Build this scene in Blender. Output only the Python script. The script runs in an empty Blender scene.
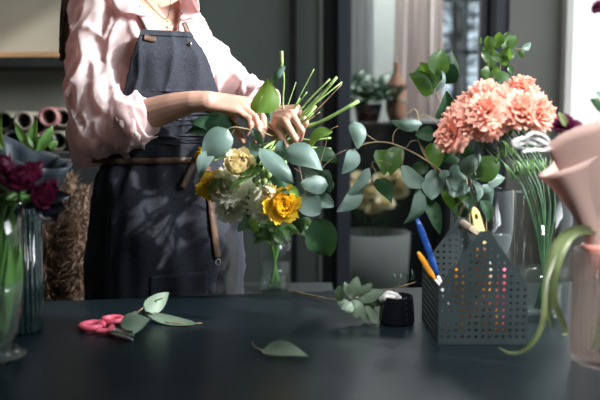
import bpy, bmesh, math, random
import numpy as np
from mathutils import Vector, Matrix, noise, geometry
from math import sin, cos, pi, radians, sqrt, atan2
random.seed(7)
EXPO=0.28; WORLD=1.05; SUND=(0.80,-0.32,0.47); SUNE=4.9; WINE=10.5; FILLE=9; WT0=2.62; WT1=2.68
S = bpy.context.scene
COL = S.collection
F = 833.0; CAMZ = 1.20; TH = math.atan(80/F); TZ = 0.78

def ray(px, py):
    x = (px-300)/F; y = -(py-200)/F
    return Vector((x, cos(TH)+y*sin(TH), -sin(TH)+y*cos(TH)))
def W(px, py, Y):
    d = ray(px, py); t = Y/d.y
    return Vector((d.x*t, Y, CAMZ+d.z*t))
def T(px, py, z=TZ):
    d = ray(px, py); t = (z-CAMZ)/d.z
    return Vector((d.x*t, d.y*t, z))

# ---------------- materials
def new_mat(name):
    m = bpy.data.materials.new(name); m.use_nodes = True
    nt = m.node_tree; nt.nodes.clear()
    out = nt.nodes.new('ShaderNodeOutputMaterial')
    return m, nt, out
def N(nt, t, **kw):
    n = nt.nodes.new(t)
    for k, v in kw.items(): setattr(n, k, v)
    return n
def pbr(name, col, rough=.6, spec=.5, metal=0, trans=0, tcol=None, var=0.15, vscale=20, bump=0, bscale=200,
        sheen=0, stretch=None, col2=None, coat=0):
    m, nt, out = new_mat(name)
    b = N(nt, 'ShaderNodeBsdfPrincipled')
    b.inputs['Roughness'].default_value = rough
    b.inputs['Specular IOR Level'].default_value = spec
    b.inputs['Metallic'].default_value = metal
    b.inputs['Sheen Weight'].default_value = sheen
    b.inputs['Coat Weight'].default_value = coat
    tc = N(nt, 'ShaderNodeTexCoord')
    mp = N(nt, 'ShaderNodeMapping')
    if stretch: mp.inputs['Scale'].default_value = stretch
    nt.links.new(tc.outputs['Object'], mp.inputs['Vector'])
    nz = N(nt, 'ShaderNodeTexNoise'); nz.inputs['Scale'].default_value = vscale; nz.inputs['Detail'].default_value = 4
    nt.links.new(mp.outputs[0], nz.inputs['Vector'])
    mx = N(nt, 'ShaderNodeMix', data_type='RGBA')
    c = tuple(col)
    c2 = tuple(col2) if col2 else tuple(min(1, v*(1+var*1.6)) for v in c)
    c1 = c if col2 else tuple(v*(1-var*1.6) for v in c)
    mx.inputs[6].default_value = (*c1, 1); mx.inputs[7].default_value = (*c2, 1)
    rmp = N(nt, 'ShaderNodeMapRange'); rmp.inputs[1].default_value = .35; rmp.inputs[2].default_value = .65
    nt.links.new(nz.outputs[0], rmp.inputs[0]); nt.links.new(rmp.outputs[0], mx.inputs[0])
    nt.links.new(mx.outputs[2], b.inputs['Base Color'])
    if bump:
        nb = N(nt, 'ShaderNodeTexNoise'); nb.inputs['Scale'].default_value = bscale; nb.inputs['Detail'].default_value = 3
        nt.links.new(mp.outputs[0], nb.inputs['Vector'])
        bp = N(nt, 'ShaderNodeBump'); bp.inputs['Strength'].default_value = bump; bp.inputs['Distance'].default_value = .002
        nt.links.new(nb.outputs[0], bp.inputs['Height']); nt.links.new(bp.outputs[0], b.inputs['Normal'])
    if trans:
        tr = N(nt, 'ShaderNodeBsdfTranslucent'); tr.inputs[0].default_value = (*(tcol or col), 1)
        ms = N(nt, 'ShaderNodeMixShader'); ms.inputs[0].default_value = trans
        nt.links.new(b.outputs[0], ms.inputs[1]); nt.links.new(tr.outputs[0], ms.inputs[2])
        nt.links.new(ms.outputs[0], out.inputs[0])
    else:
        nt.links.new(b.outputs[0], out.inputs[0])
    return m
def thin_glass(name, tint, refl=1.0, rough=.02, ior=1.45, base=None, basefac=0, edge=0.0):
    m, nt, out = new_mat(name)
    tr = N(nt, 'ShaderNodeBsdfTransparent'); tr.inputs[0].default_value = (*tint, 1)
    gl = N(nt, 'ShaderNodeBsdfGlossy'); gl.inputs[0].default_value = (refl, refl, refl, 1); gl.inputs['Roughness'].default_value = rough
    lw = N(nt, 'ShaderNodeLayerWeight'); lw.inputs[0].default_value = .5
    pw = N(nt, 'ShaderNodeMath', operation='POWER'); pw.inputs[1].default_value = 3.0; nt.links.new(lw.outputs['Facing'], pw.inputs[0])
    fr = N(nt, 'ShaderNodeMath', operation='MULTIPLY_ADD'); fr.inputs[1].default_value = (ior-1)*1.6; fr.inputs[2].default_value = .035*refl; nt.links.new(pw.outputs[0], fr.inputs[0])
    ms = N(nt, 'ShaderNodeMixShader')
    src = tr
    if base:
        df = N(nt, 'ShaderNodeBsdfDiffuse'); df.inputs[0].default_value = (*base, 1)
        m2 = N(nt, 'ShaderNodeMixShader'); m2.inputs[0].default_value = basefac
        nt.links.new(tr.outputs[0], m2.inputs[1]); nt.links.new(df.outputs[0], m2.inputs[2]); src = m2
    nt.links.new(fr.outputs[0], ms.inputs[0]); nt.links.new(src.outputs[0], ms.inputs[1]); nt.links.new(gl.outputs[0], ms.inputs[2])
    nt.links.new(ms.outputs[0], out.inputs[0])
    return m
def solid_glass(name, tint=(1, 1, 1), rough=0.02, ior=1.45):
    m, nt, out = new_mat(name)
    g = N(nt, 'ShaderNodeBsdfGlass'); g.inputs[0].default_value = (*tint, 1); g.inputs['Roughness'].default_value = rough; g.inputs['IOR'].default_value = ior
    nt.links.new(g.outputs[0], out.inputs[0]); return m

M = {}
M['skin'] = pbr('skin', (.60, .35, .265), rough=.5, spec=.35, var=.07, vscale=30, bump=.12, bscale=260)
M['nail'] = pbr('nail', (.82, .5, .44), rough=.25, var=.03)
M['cotton'] = pbr('pink_cotton', (.91, .80, .805), rough=.9, spec=.08, trans=.45, tcol=(.98, .76, .75), var=.02, bump=.15, bscale=160, sheen=.1)
M['button'] = pbr('button_shell', (.5, .42, .38), rough=.3)
M['denim'] = pbr('dark_denim', (.025, .028, .037), rough=.95, spec=.05, var=0, col2=(.060, .065, .081), vscale=650, bump=.25, bscale=700, sheen=.05, stretch=(1, 1, .45))
M['trouser'] = pbr('trouser_cloth', (.012, .013, .017), rough=.9)
M['leather'] = pbr('brown_leather', (.135, .078, .052), rough=.5, var=.2, vscale=40, bump=.2)
M['hair'] = pbr('brown_hair', (.12, .065, .045), rough=.45, var=.5, vscale=60, stretch=(6, 6, .3), bump=.6, bscale=90)
M['gold'] = pbr('gold_metal', (.8, .6, .4), rough=.25, metal=1, var=.02)
M['table'] = pbr('dark_table_paint', (.0065, .0125, .0165), rough=.30, spec=.15, var=0, col2=(.0095, .0165, .021), vscale=3.5, bump=.05, bscale=60)
M['tableleg'] = pbr('black_leg', (.01, .01, .012), rough=.5)
M['euc'] = pbr('eucalyptus_leaf', (.095, .165, .14), rough=.45, spec=.4, trans=.14, tcol=(.12, .26, .08), var=.14, vscale=11, bump=.2, bscale=60, col2=(.19, .285, .255))
M['eucgreen'] = pbr('green_leaf', (.04, .09, .03), rough=.4, spec=.5, trans=.35, tcol=(.22, .42, .05), var=.25, vscale=12, bump=.2, bscale=60)
M['deepgreen'] = pbr('deep_green_leaf', (.020, .055, .027), rough=.5, spec=.2, trans=.10, tcol=(.1, .25, .04), var=.25, vscale=12, bump=.15, bscale=60)
M['dryleaf'] = pbr('dull_leaf', (.15, .22, .16), rough=.5, trans=.15, tcol=(.2, .3, .1), var=.2, vscale=14)
M['stem'] = pbr('green_stem', (.32, .50, .16), rough=.45, trans=.12, tcol=(.4, .6, .15), var=.2, vscale=15)
M['darkstem'] = pbr('dark_stem', (.05, .12, .06), rough=.4, var=.25, vscale=30)
M['twig'] = pbr('brown_twig', (.26, .19, .10), rough=.6, var=.3, vscale=30)
M['peach'] = pbr('peach_petal', (.92, .55, .46), rough=.65, spec=.15, trans=.32, tcol=(.97, .55, .42), var=.05, vscale=40)
M['calyx'] = pbr('calyx_green', (.10, .2, .07), rough=.5)
M['plum'] = pbr('plum_petal', (.11, .016, .05), rough=.45, spec=.35, trans=.25, tcol=(.3, .025, .09), var=.25, vscale=30)
M['purple'] = pbr('purple_petal', (.10, .01, .05), rough=.6, trans=.2, tcol=(.3, .02, .15), var=.3, vscale=60)
M['tulipleaf'] = pbr('tulip_leaf', (.15, .33, .09), rough=.4, trans=.3, tcol=(.35, .6, .1), var=.2, vscale=12, stretch=(3, 3, .4))
M['cream'] = pbr('cream_petal', (.92, .84, .58), rough=.6, spec=.2, trans=.25, tcol=(.98, .85, .5), var=.04, vscale=40)
M['white'] = pbr('white_petal', (.86, .88, .76), rough=.6, spec=.2, trans=.3, tcol=(.9, .92, .7), var=.04, vscale=40)
M['yellow'] = pbr('yellow_petal', (.96, .66, .06), rough=.55, spec=.2, trans=.3, tcol=(1, .72, .05), var=.06, vscale=40)
M['bud'] = pbr('bud_green', (.42, .58, .22), rough=.5, trans=.2, tcol=(.5, .7, .2), var=.1)
M['glass'] = thin_glass('clear_glass', (.93, .96, .95), ior=1.38)
M['glasspink'] = thin_glass('rosy_glass', (.93, .86, .83), ior=1.5, base=(.6, .4, .36), basefac=.08)
M['glassgreen'] = thin_glass('dark_green_glass', (.10, .22, .2), ior=1.45, base=(.01, .03, .03), basefac=.5)
M['water'] = thin_glass('water', (.88, .92, .91), ior=1.1, base=(.25, .3, .28), basefac=.06)
M['sunleaf'] = pbr('sunlit_green_leaf', (.10, .21, .04), rough=.4, spec=.5, trans=.4, tcol=(.3, .5, .06), var=.15, vscale=12, bump=.2, bscale=60)  # sunlit copy of the green leaf, the sun's brightness put into its colour
M['cloudwater'] = thin_glass('cloudy_water', (.8, .86, .82), ior=1.1, base=(.5, .55, .5), basefac=.14)
def fluted_mat():
    m, nt, out = new_mat('fluted_rosy_glass')
    g = N(nt, 'ShaderNodeBsdfGlass'); g.inputs[0].default_value = (1, .97, .95, 1); g.inputs['Roughness'].default_value = .04; g.inputs['IOR'].default_value = 1.3
    t = N(nt, 'ShaderNodeBsdfTransparent'); t.inputs[0].default_value = (.97, .93, .91, 1)
    d = N(nt, 'ShaderNodeBsdfTranslucent'); d.inputs[0].default_value = (.85, .68, .63, 1)
    d2 = N(nt, 'ShaderNodeBsdfDiffuse'); d2.inputs[0].default_value = (.8, .62, .57, 1)
    m1 = N(nt, 'ShaderNodeMixShader'); m1.inputs[0].default_value = .5
    nt.links.new(g.outputs[0], m1.inputs[1]); nt.links.new(t.outputs[0], m1.inputs[2])
    m3 = N(nt, 'ShaderNodeMixShader'); m3.inputs[0].default_value = .5
    nt.links.new(d.outputs[0], m3.inputs[1]); nt.links.new(d2.outputs[0], m3.inputs[2])
    m2 = N(nt, 'ShaderNodeMixShader'); m2.inputs[0].default_value = .055
    nt.links.new(m1.outputs[0], m2.inputs[1]); nt.links.new(m3.outputs[0], m2.inputs[2]); nt.links.new(m2.outputs[0], out.inputs[0]); return m
M['fluted'] = fluted_mat()
M['foot'] = solid_glass('thick_glass', (.95, .97, .98))
M['metal'] = pbr('dark_grey_metal', (.024, .036, .040), rough=.55, spec=.3, var=.1, vscale=20)
M['dowel'] = pbr('wood_dowel', (.33, .27, .20), rough=.6, var=.2, vscale=12, stretch=(1, 8, 1))
M['yelplastic'] = pbr('yellow_plastic', (.92, .70, .28), rough=.35)
M['orplastic'] = pbr('orange_plastic', (.85, .33, .02), rough=.35)
M['twine'] = pbr('orange_twine', (.80, .33, .05), rough=.7, bump=.5, trans=.1)
M['blue'] = pbr('blue_plastic', (.008, .05, .24), rough=.3, coat=.2)
M['red'] = pbr('coral_plastic', (.95, .15, .24), rough=.32, spec=.5, var=.03)
M['steel'] = pbr('steel', (.72, .70, .67), rough=.35, metal=.45, var=.05)
M['blackpot'] = pbr('black_ceramic', (.004, .005, .008), rough=.25, spec=.3, var=.1)
M['foil'] = pbr('crinkled_wrap', (.42, .43, .42), rough=.3, spec=.6, var=.2, vscale=80, bump=.6, bscale=90)
M['kraft'] = pbr('rosy_paper', (.58, .43, .395), rough=.65, spec=.25, trans=.3, tcol=(.75, .5, .45), var=.04, vscale=6, bump=.1, bscale=40)
M['kraft2'] = pbr('inner_rosy_paper', (.62, .29, .25), rough=.6, spec=.3, trans=.12, tcol=(.8, .3, .25), var=.05, vscale=6)
M['ribbon'] = pbr('white_ribbon', (.78, .78, .80), rough=.4, trans=.2, tcol=(.8, .8, .85), var=.03)
M['darkpaper'] = pbr('slate_paper', (.05, .065, .083), rough=.4, spec=.5, var=.1, vscale=8, bump=.3, bscale=30)
M['blackpaper'] = pbr('black_ribbon', (.004, .005, .008), rough=.3)
M['aspid'] = pbr('strap_leaf', (.135, .175, .08), rough=.4, trans=.22, tcol=(.26, .34, .10), var=.25, vscale=10)
M['pampas'] = pbr('dry_plume', (.24, .17, .125), rough=.95, spec=.05, trans=.15, tcol=(.33, .24, .17), var=.3, vscale=30)
M['frame'] = pbr('blue_grey_frame', (.085, .10, .13), rough=.4, var=.05, vscale=3)
M['darkframe'] = pbr('black_frame', (.012, .016, .019), rough=.4)
M['wall'] = pbr('olive_grey_plaster', (.29, .285, .235), rough=.85, var=.06, vscale=2, bump=.1, bscale=40)
M['wallgrey'] = pbr('grey_plaster', (.27, .28, .265), rough=.8, var=.03, vscale=2)
M['wallwhite'] = pbr('white_plaster', (.8, .81, .8), rough=.8, var=.02, vscale=2)
M['floor'] = pbr('dark_floor', (.05, .05, .05), rough=.5, var=.15, vscale=2)
M['ceil'] = pbr('ceiling_paint', (.35, .35, .35), rough=.9, var=.02)
M['blind'] = pbr('white_blind', (.85, .86, .86), rough=.8, trans=.6, tcol=(.9, .91, .9), var=.02, vscale=1.2)
M['curtain'] = pbr('pale_curtain', (.74, .66, .64), rough=.85, trans=.3, tcol=(.6, .5, .48), var=.08, vscale=3, stretch=(2, 2, .4))
M['greycurtain'] = pbr('grey_curtain', (.62, .63, .62), rough=.85, trans=.2, tcol=(.4, .4, .4), var=.1, vscale=3)
M['pane'] = thin_glass('tinted_pane', (.85, .89, .9), refl=.7, rough=.03, ior=1.3)
M['darkpane'] = thin_glass('smoked_pane', (.3, .34, .34), refl=.5, rough=.12, ior=1.2, base=(.23, .275, .26), basefac=.65)
M['wood'] = pbr('oak_board', (.42, .25, .12), rough=.6, var=.25, vscale=8, stretch=(.3, 3, 3))
M['blackmetal'] = pbr('black_metal', (.012, .014, .015), rough=.45)
M['roll1'] = pbr('rose_paper', (.20, .09, .09), rough=.6, var=.05)
M['roll2'] = pbr('beige_paper', (.13, .115, .095), rough=.6, var=.05)
M['roll3'] = pbr('sage_paper', (.085, .095, .065), rough=.6, var=.05)
M['roll4'] = pbr('slate_roll_paper', (.05, .05, .05), rough=.6, var=.05)
M['bark'] = pbr('bark', (.05, .045, .04), rough=.8)
M['darkwood'] = pbr('dark_cabinet', (.02, .025, .026), rough=.5)
M['terra'] = pbr('terracotta', (.28, .14, .09), rough=.8)
M['grass'] = pbr('street', (.35, .36, .38), rough=.9)

# ---------------- mesh helpers
def obj(name, bm, m, parent=None, smooth=True, mods=None):
    me = bpy.data.meshes.new(name)
    if isinstance(bm, bpy.types.Mesh): me = bm
    else:
        bm.to_mesh(me); bm.free()
    me.materials.clear(); me.materials.append(M[m] if isinstance(m, str) else m)
    if smooth:
        for p in me.polygons: p.use_smooth = True
    o = bpy.data.objects.new(name, me); COL.objects.link(o)
    if parent is not None:
        o.parent = parent
        o.matrix_parent_inverse = Matrix.Identity(4)
        o.matrix_basis = parent_world(parent).inverted()
    return o
def parent_world(p):
    m = p.matrix_basis.copy()
    q = p.parent
    while q is not None:
        m = q.matrix_basis @ m; q = q.parent
    return m
def tag(o, label, cat, group=None):
    o['label'] = label; o['category'] = cat
    if group: o['group'] = group
    return o
def thing(name, label, cat, loc, group=None):
    o = bpy.data.objects.new(name, None); COL.objects.link(o)
    o.location = loc; o.empty_display_size = .05
    return tag(o, label, cat, group)
def struct(name, bm, m, parent=None, smooth=False):
    o = obj(name, bm, m, parent, smooth); o['kind'] = 'structure'; return o
def box(bm, a, b):
    a = Vector(a); b = Vector(b)
    r = bmesh.ops.create_cube(bm, size=1, matrix=Matrix.Translation((a+b)/2) @ Matrix.Diagonal((*(b-a), 1)))
    return r['verts']
def bev(bm, w=.002, seg=2):
    bmesh.ops.bevel(bm, geom=bm.edges[:], offset=w, segments=seg, affect='EDGES', profile=.5)
def frame_at(d, up=None):
    d = d.normalized(); u = up or (Vector((0, 0, 1)) if abs(d.z) < .9 else Vector((0, 1, 0)))
    x = d.cross(u)
    if x.length < 1e-5: x = d.cross(Vector((1, 0, 0)))
    x.normalize(); y = x.cross(d).normalized()
    return x, y
def smooth_path(pts, n):
    pts = [Vector(p) for p in pts]
    if len(pts) < 3: return [pts[0].lerp(pts[1], i/(n-1)) for i in range(n)]
    P = [2*pts[0]-pts[1]]+pts+[2*pts[-1]-pts[-2]]
    out = []
    m = len(pts)-1
    for i in range(n):
        t = i/(n-1)*m; k = min(int(t), m-1); u = t-k
        p0, p1, p2, p3 = P[k:k+4]
        out.append(.5*((2*p1)+(p2-p0)*u+(2*p0-5*p1+4*p2-p3)*u*u+(3*p1-p0-3*p2+p3)*u**3))
    return out
def interp(vals, t):
    m = len(vals)-1; x = t*m; k = min(int(x), m-1); u = x-k
    return vals[k]*(1-u)+vals[k+1]*u
def tube(bm, pts, rad, n=8, steps=None, cap=True, fn=None, closed=False):
    if isinstance(rad, (int, float)): rad = [rad, rad]
    steps = steps or max(len(pts)*4, 6)
    path = smooth_path(pts, steps)
    rings = []; px = None
    for i, p in enumerate(path):
        d = (path[min(i+1, steps-1)]-path[max(i-1, 0)])
        if px is None: x, y = frame_at(d)
        else:
            d = d.normalized(); x = (px-d*px.dot(d)).normalized(); y = d.cross(x)
        px = x
        r = interp(rad, i/(steps-1))
        ring = []
        for k in range(n):
            a = 2*pi*k/n
            rr = r*(fn(i/(steps-1), a) if fn else 1)
            ring.append(bm.verts.new(p+x*rr*cos(a)+y*rr*sin(a)))
        rings.append(ring)
    for i in range(steps-1):
        for k in range(n):
            bm.faces.new((rings[i][k], rings[i][(k+1) % n], rings[i+1][(k+1) % n], rings[i+1][k]))
    if cap:
        bm.faces.new(rings[0][::-1]); bm.faces.new(rings[-1])
    return rings
def lathe(bm, prof, n=32, loc=(0, 0, 0), fn=None):
    loc = Vector(loc); rings = []
    for (r, z) in prof:
        if r < 1e-6: rings.append([bm.verts.new(loc+Vector((0, 0, z)))])
        else:
            ring = []
            for k in range(n):
                a = 2*pi*k/n; rr = r*(fn(a, z) if fn else 1)
                ring.append(bm.verts.new(loc+Vector((rr*cos(a), rr*sin(a), z))))
            rings.append(ring)
    for a, b in zip(rings[:-1], rings[1:]):
        if len(a) == 1 and len(b) == 1: continue
        for k in range(n):
            k2 = (k+1) % n
            if len(a) == 1: bm.faces.new((a[0], b[k2], b[k]))
            elif len(b) == 1: bm.faces.new((a[k], a[k2], b[0]))
            else: bm.faces.new((a[k], a[k2], b[k2], b[k]))
def sphere(bm, c, r, sc=(1, 1, 1), seg=16, rot=None):
    m = Matrix.Translation(c)
    if rot is not None: m = m @ rot
    m = m @ Matrix.Diagonal((*[r*s for s in sc], 1))
    return bmesh.ops.create_uvsphere(bm, u_segments=seg, v_segments=seg//2+2, radius=1, matrix=m)['verts']
def sheet(bm, fn, nu, nv):
    g = [[bm.verts.new(fn(i/nu, j/nv)) for j in range(nv+1)] for i in range(nu+1)]
    for i in range(nu):
        for j in range(nv):
            bm.faces.new((g[i][j], g[i+1][j], g[i+1][j+1], g[i][j+1]))
    return g
def leafshape(kind, t):
    if kind == 'round': return sin(pi*min(1, t**.75))**.62 if 0 < t < 1 else 0
    if kind == 'long': return max(0, sin(pi*t**.8))**.8
    if kind == 'strap': return min(1, t*6+.3)*max(0, 1-t**4)**.7
    return max(0, sin(pi*t**.7))**.75*(1-.12*t)      # ovate
def leaf(bm, B, Tp, w, nrm=(0, -1, 0), bend=.12, fold=.12, kind='ovate', twist=0, nl=9, wave=.04, side=0):
    """leaf blade from B to Tp, w=full width, nrm = direction its face looks"""
    B = Vector(B); Tp = Vector(Tp); d = Tp-B; L = d.length; dn = d.normalized()
    nv = Vector(nrm); nv = (nv-dn*nv.dot(dn))
    if nv.length < 1e-4: nv = frame_at(dn)[1]
    nv.normalize(); sx = dn.cross(nv)
    ph = random.random()*6
    rows = []
    for i in range(nl+1):
        t = i/nl; hw = max(leafshape(kind, t)*w/2, w*.012)
        a = twist*(t-.3)
        nn = nv*cos(a)+sx*sin(a); ss = sx*cos(a)-nv*sin(a)
        c = B+d*t+nn*(bend*L*sin(pi*t))+sx*(side*L*sin(pi*t))
        row = []
        for j in (-1, -.5, 0, .5, 1):
            row.append(bm.verts.new(c+ss*hw*j+nn*(abs(j)**1.05*hw*fold*2+wave*L*sin(ph+5*t+j*1.7)*abs(j))))
        rows.append(row)
    for i in range(nl):
        for j in range(4):
            bm.faces.new((rows[i][j], rows[i][j+1], rows[i+1][j+1], rows[i+1][j]))
def mat_to(d, roll=0):
    d = Vector(d).normalized()
    return d.to_track_quat('Z', 'Y').to_matrix().to_4x4() @ Matrix.Rotation(roll, 4, 'Z')
def petal(bm, mt, L, w, tilt, cup, curl, ruffle, az, base=0, nl=6, nw=4, tip=.5, rng=random):
    """petal growing from axis; tilt=angle from axis at base, curl=additional angle toward tip"""
    ph = rng.random()*6; ph2 = rng.random()*6
    z = 0; r = base; ang = tilt; rows = []
    for i in range(nl+1):
        t = i/nl
        hw = w/2*(.25+.75*sin(pi*.5*min(1, t*1.5)))*((1-max(0, (t-.6)/.4)**2*tip))
        row = []
        for j in range(nw+1):
            v = 2*j/nw-1
            aw = v*hw
            inward = cup*(v*v)*hw
            rf = ruffle*L*t*t*(sin(ph+v*7)+.6*sin(ph2+v*15))
            zz = z+(-abs(v)**2*.18*L*t*tip)+rf*.6
            rr = r-inward+rf
            row.append(bm.verts.new(mt @ (Matrix.Rotation(az, 4, 'Z') @ Vector((rr, aw, zz)))))
        rows.append(row)
        if i < nl:
            r += sin(ang)*L/nl; z += cos(ang)*L/nl; ang += curl/nl
    for i in range(nl):
        for j in range(nw):
            bm.faces.new((rows[i][j], rows[i][j+1], rows[i+1][j+1], rows[i+1][j]))
def bloom(kind, R, seed=0):
    """returns bmesh of a bloom with base at origin, axis +Z, radius about R"""
    rng = random.Random(seed); bm = bmesh.new(); I = Matrix.Identity(4)
    if kind == 'carnation':
        for (n, tilt, L, curl) in ((7, 1.3, 1.0, .4), (7, 1.0, 1.02, .3), (7, .72, 1.0, .4), (6, .48, 1.02, .3), (5, .25, 1.0, .3), (3, .1, .95, .2)):
            o = rng.random()*6
            for k in range(n):
                petal(bm, I, R*L*(.93+.14*rng.random()), R*1.0, tilt+rng.uniform(-.2, .2), -.05, curl, .085, o+2*pi*k/n+rng.uniform(-.2, .2), nl=6, nw=8, tip=.1, rng=rng)
    elif kind == 'peony':
        for (n, tilt, L, curl, cup) in ((6, 1.1, 1.15, -.9, .4), (6, .95, 1.15, -1.1, .5), (6, .75, 1.1, -1.2, .6), (5, .55, 1.05, -1.1, .7), (5, .35, 1.0, -.9, .8), (4, .18, .95, -.6, .9)):
            o = rng.random()*6
            for k in range(n):
                petal(bm, I, R*L*1.35, R*1.15, tilt+rng.uniform(-.1, .1), cup, curl+rng.uniform(-.15, .15), .025, o+2*pi*k/n, nl=7, nw=6, tip=.3, rng=rng)
    elif kind == 'open':
        for (n, tilt, L, curl, cup) in ((6, 1.25, 1.1, .1, .1), (6, 1.0, 1.05, .3, .2), (5, .65, .95, .1, .4), (4, .35, .8, 0, .6)):
            o = rng.random()*6
            for k in range(n):
                petal(bm, I, R*L, R*.95, tilt+rng.uniform(-.1, .1), cup, curl, .07, o+2*pi*k/n, nl=7, nw=8, tip=.15, rng=rng)
    elif kind == 'tulip':
        for (n, tilt, L, curl, cup) in ((3, .75, 1.9, -.9, .45), (3, .62, 1.85, -.85, .5), (3, .4, 1.7, -.5, .6)):
            o = rng.random()*6
            for k in range(n):
                petal(bm, I, R*L, R*1.45, tilt, cup, curl+rng.uniform(-.15, .1), .012, o+2*pi*k/n, nl=8, nw=6, tip=.75, rng=rng)
    elif kind == 'double':
        for (n, tilt, L, curl, cup) in ((6, 1.15, 1.25, -.75, .3), (6, .9, 1.2, -.8, .4), (6, .6, 1.15, -.6, .5), (5, .35, 1.0, -.3, .6), (4, .15, .9, 0, .7)):
            o = rng.random()*6
            for k in range(n):
                petal(bm, I, R*L*1.15, R*.95, tilt+rng.uniform(-.15, .15), cup, curl, .05, o+2*pi*k/n, nl=7, nw=6, tip=.4, rng=rng)
    me = bpy.data.meshes.new('bloom'); bm.to_mesh(me); bm.free()
    for p in me.polygons: p.use_smooth = True
    return me
BL = {}
def get_bloom(kind, seed):
    if (kind, seed) not in BL: BL[(kind, seed)] = bloom(kind, 1.0, seed)
    return BL[(kind, seed)]
def put_bloom(name, kind, seed, m, parent, c, d, R, roll=0):
    """bloom with base at c, looking along d"""
    me = get_bloom(kind, seed)
    key = (kind, seed, m)
    if key not in BL:
        c2 = me.copy(); c2.materials.clear(); c2.materials.append(M[m]); BL[key] = c2
    o = bpy.data.objects.new(name, BL[key]); COL.objects.link(o)
    o.parent = parent
    o.matrix_basis = parent_world(parent).inverted() @ (Matrix.Translation(c) @ mat_to(d, roll) @ Matrix.Scale(R, 4))
    return o
# ================= camera, world, sun
cam = bpy.data.cameras.new('camera'); camo = bpy.data.objects.new('camera', cam); COL.objects.link(camo)
camo.location = (0, 0, CAMZ); camo.rotation_euler = (pi/2-TH, 0, 0)
cam.sensor_width = 36; cam.lens = F*36/600; cam.clip_start = .05
cam.dof.use_dof = True; cam.dof.focus_distance = 1.98; cam.dof.aperture_fstop = 2.6
S.camera = camo
S.view_settings.view_transform = 'Standard'; S.view_settings.look = 'None'
S.view_settings.gamma = 1; S.view_settings.exposure = EXPO
wd = bpy.data.worlds.new('sky'); S.world = wd; wd.use_nodes = True
bg = wd.node_tree.nodes['Background']; bg.inputs[0].default_value = (.78, .9, 1, 1); bg.inputs[1].default_value = WORLD
def light(name, kind, loc, aim, energy, col, size=None, sizey=None):
    l = bpy.data.lights.new(name, kind); l.energy = energy; l.color = col
    o = bpy.data.objects.new(name, l); COL.objects.link(o)
    o.location = loc; o.rotation_euler = (Vector(aim)-Vector(loc)).to_track_quat('-Z', 'Y').to_euler()
    if kind == 'AREA':
        l.shape = 'RECTANGLE'; l.size = size; l.size_y = sizey
    if kind == 'SUN': l.angle = size
    return o
light('sun', 'SUN', Vector(SUND)*5, (0, 0, 0), SUNE, (1, .96, .92), size=radians(1.5))
# daylight of the big window on the right, added fill lamp to brighten the room behind the glass door
lw_ = light('window_daylight', 'AREA', (1.16, 1.25, 2.15), (-.40, 2.05, 1.48), WINE, (.92, .96, 1), .8, .8); lw_.data.spread = radians(75)
light('back_room_fill', 'AREA', (.6, 5.2, 3.1), (.5, 5.2, 0), 130, (1, .98, .97), 1.2, 1.0)
light('left_fill_light', 'AREA', (-1.0, 2.9, 3.2), (-1.0, 3.3, 0), FILLE, (1, .97, .9), 1.0, .6)  # unseen fill lamp added to lift the left wall and the rolls

l_ = light('bouquet_fill_light', 'AREA', (.1, .1, 2.6), (.6, 1.45, 1.0), 5, (1, .97, .94), .4, .4); l_.data.spread = radians(38)  # added fill lamp to brighten the shaded side of the rosy paper bouquet
# ================= setting
BY = 4.0            # plane of the glass door wall
bm = bmesh.new(); box(bm, (-4, -2.5, -.1), (3.5, 8, 0)); struct('floor', bm, 'floor')
bm = bmesh.new(); box(bm, (-4, -.7, 3.4), (1.6, 6.3, 3.5)); struct('ceiling', bm, 'ceil')
xl = W(120, 100, 3.6).x
bm = bmesh.new(); box(bm, (-4, 3.6, 0), (xl, 3.75, 3.4)); struct('wall_back', bm, 'wall')
bm = bmesh.new(); box(bm, (-4.1, -.7, 0), (-4, 3.75, 3.4)); struct('wall_left', bm, 'wall')
bm = bmesh.new(); box(bm, (-4, -.7, 0), (3, -.6, 3.4)); struct('wall_front', bm, 'wall')
bm = bmesh.new(); box(bm, (xl, 3.75, 0), (xl-.1, BY+.1, 3.4)); struct('trim_1', bm, 'darkframe')
# grey pier right of the door
x0 = W(505, 100, BY).x; x1 = W(556, 100, BY).x
bm = bmesh.new(); box(bm, (x0, BY-.05, 0), (x1+.3, BY+.2, 3.4)); struct('wall_far', bm, 'wallgrey')
# narrow rebate line on the pier
# right wall with big window: sill, head, piers
RX = x1
def wbox(name, y0, y1, z0, z1, m='wallwhite'):
    bm = bmesh.new(); box(bm, (RX, y0, z0), (RX+.25, y1, z1)); return struct(name, bm, m)
bm = bmesh.new()
box(bm, (RX, -.6, 0), (RX+.12, BY-.05, .35)); box(bm, (RX, -.6, 3.1), (RX+.12, BY-.05, 3.4))
box(bm, (RX, -.6, .35), (RX+.12, 0.95, 3.1)); box(bm, (RX, 0.95, .35), (RX+.12, BY-.05, .95)); box(bm, (RX, BY-.13, .35), (RX+.12, BY-.05, 3.1))
struct('wall_right', bm, 'wallwhite')
# blind covers the far half of the window
bm = bmesh.new()
def bl(u, v): return Vector((RX+.03+.004*sin(u*40), 2.75+u*(BY-.13-2.75), .96+v*2.13))
sheet(bm, bl, 60, 2); b = struct('window_1', bm, 'blind', smooth=True)
bm = bmesh.new()
for yy in (.97, 2.70): box(bm, (RX+.04, yy, .35), (RX+.10, yy+.05, 3.1))
box(bm, (RX+.04, 0.95, .95), (RX+.10, 2.75, 1.0)); box(bm, (RX+.04, 0.95, 3.05), (RX+.10, 2.75, 3.1))
box(bm, (RX+.04, 0.95, WT0), (RX+.10, 2.75, WT1))
struct('window_2', bm, 'frame')

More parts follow.
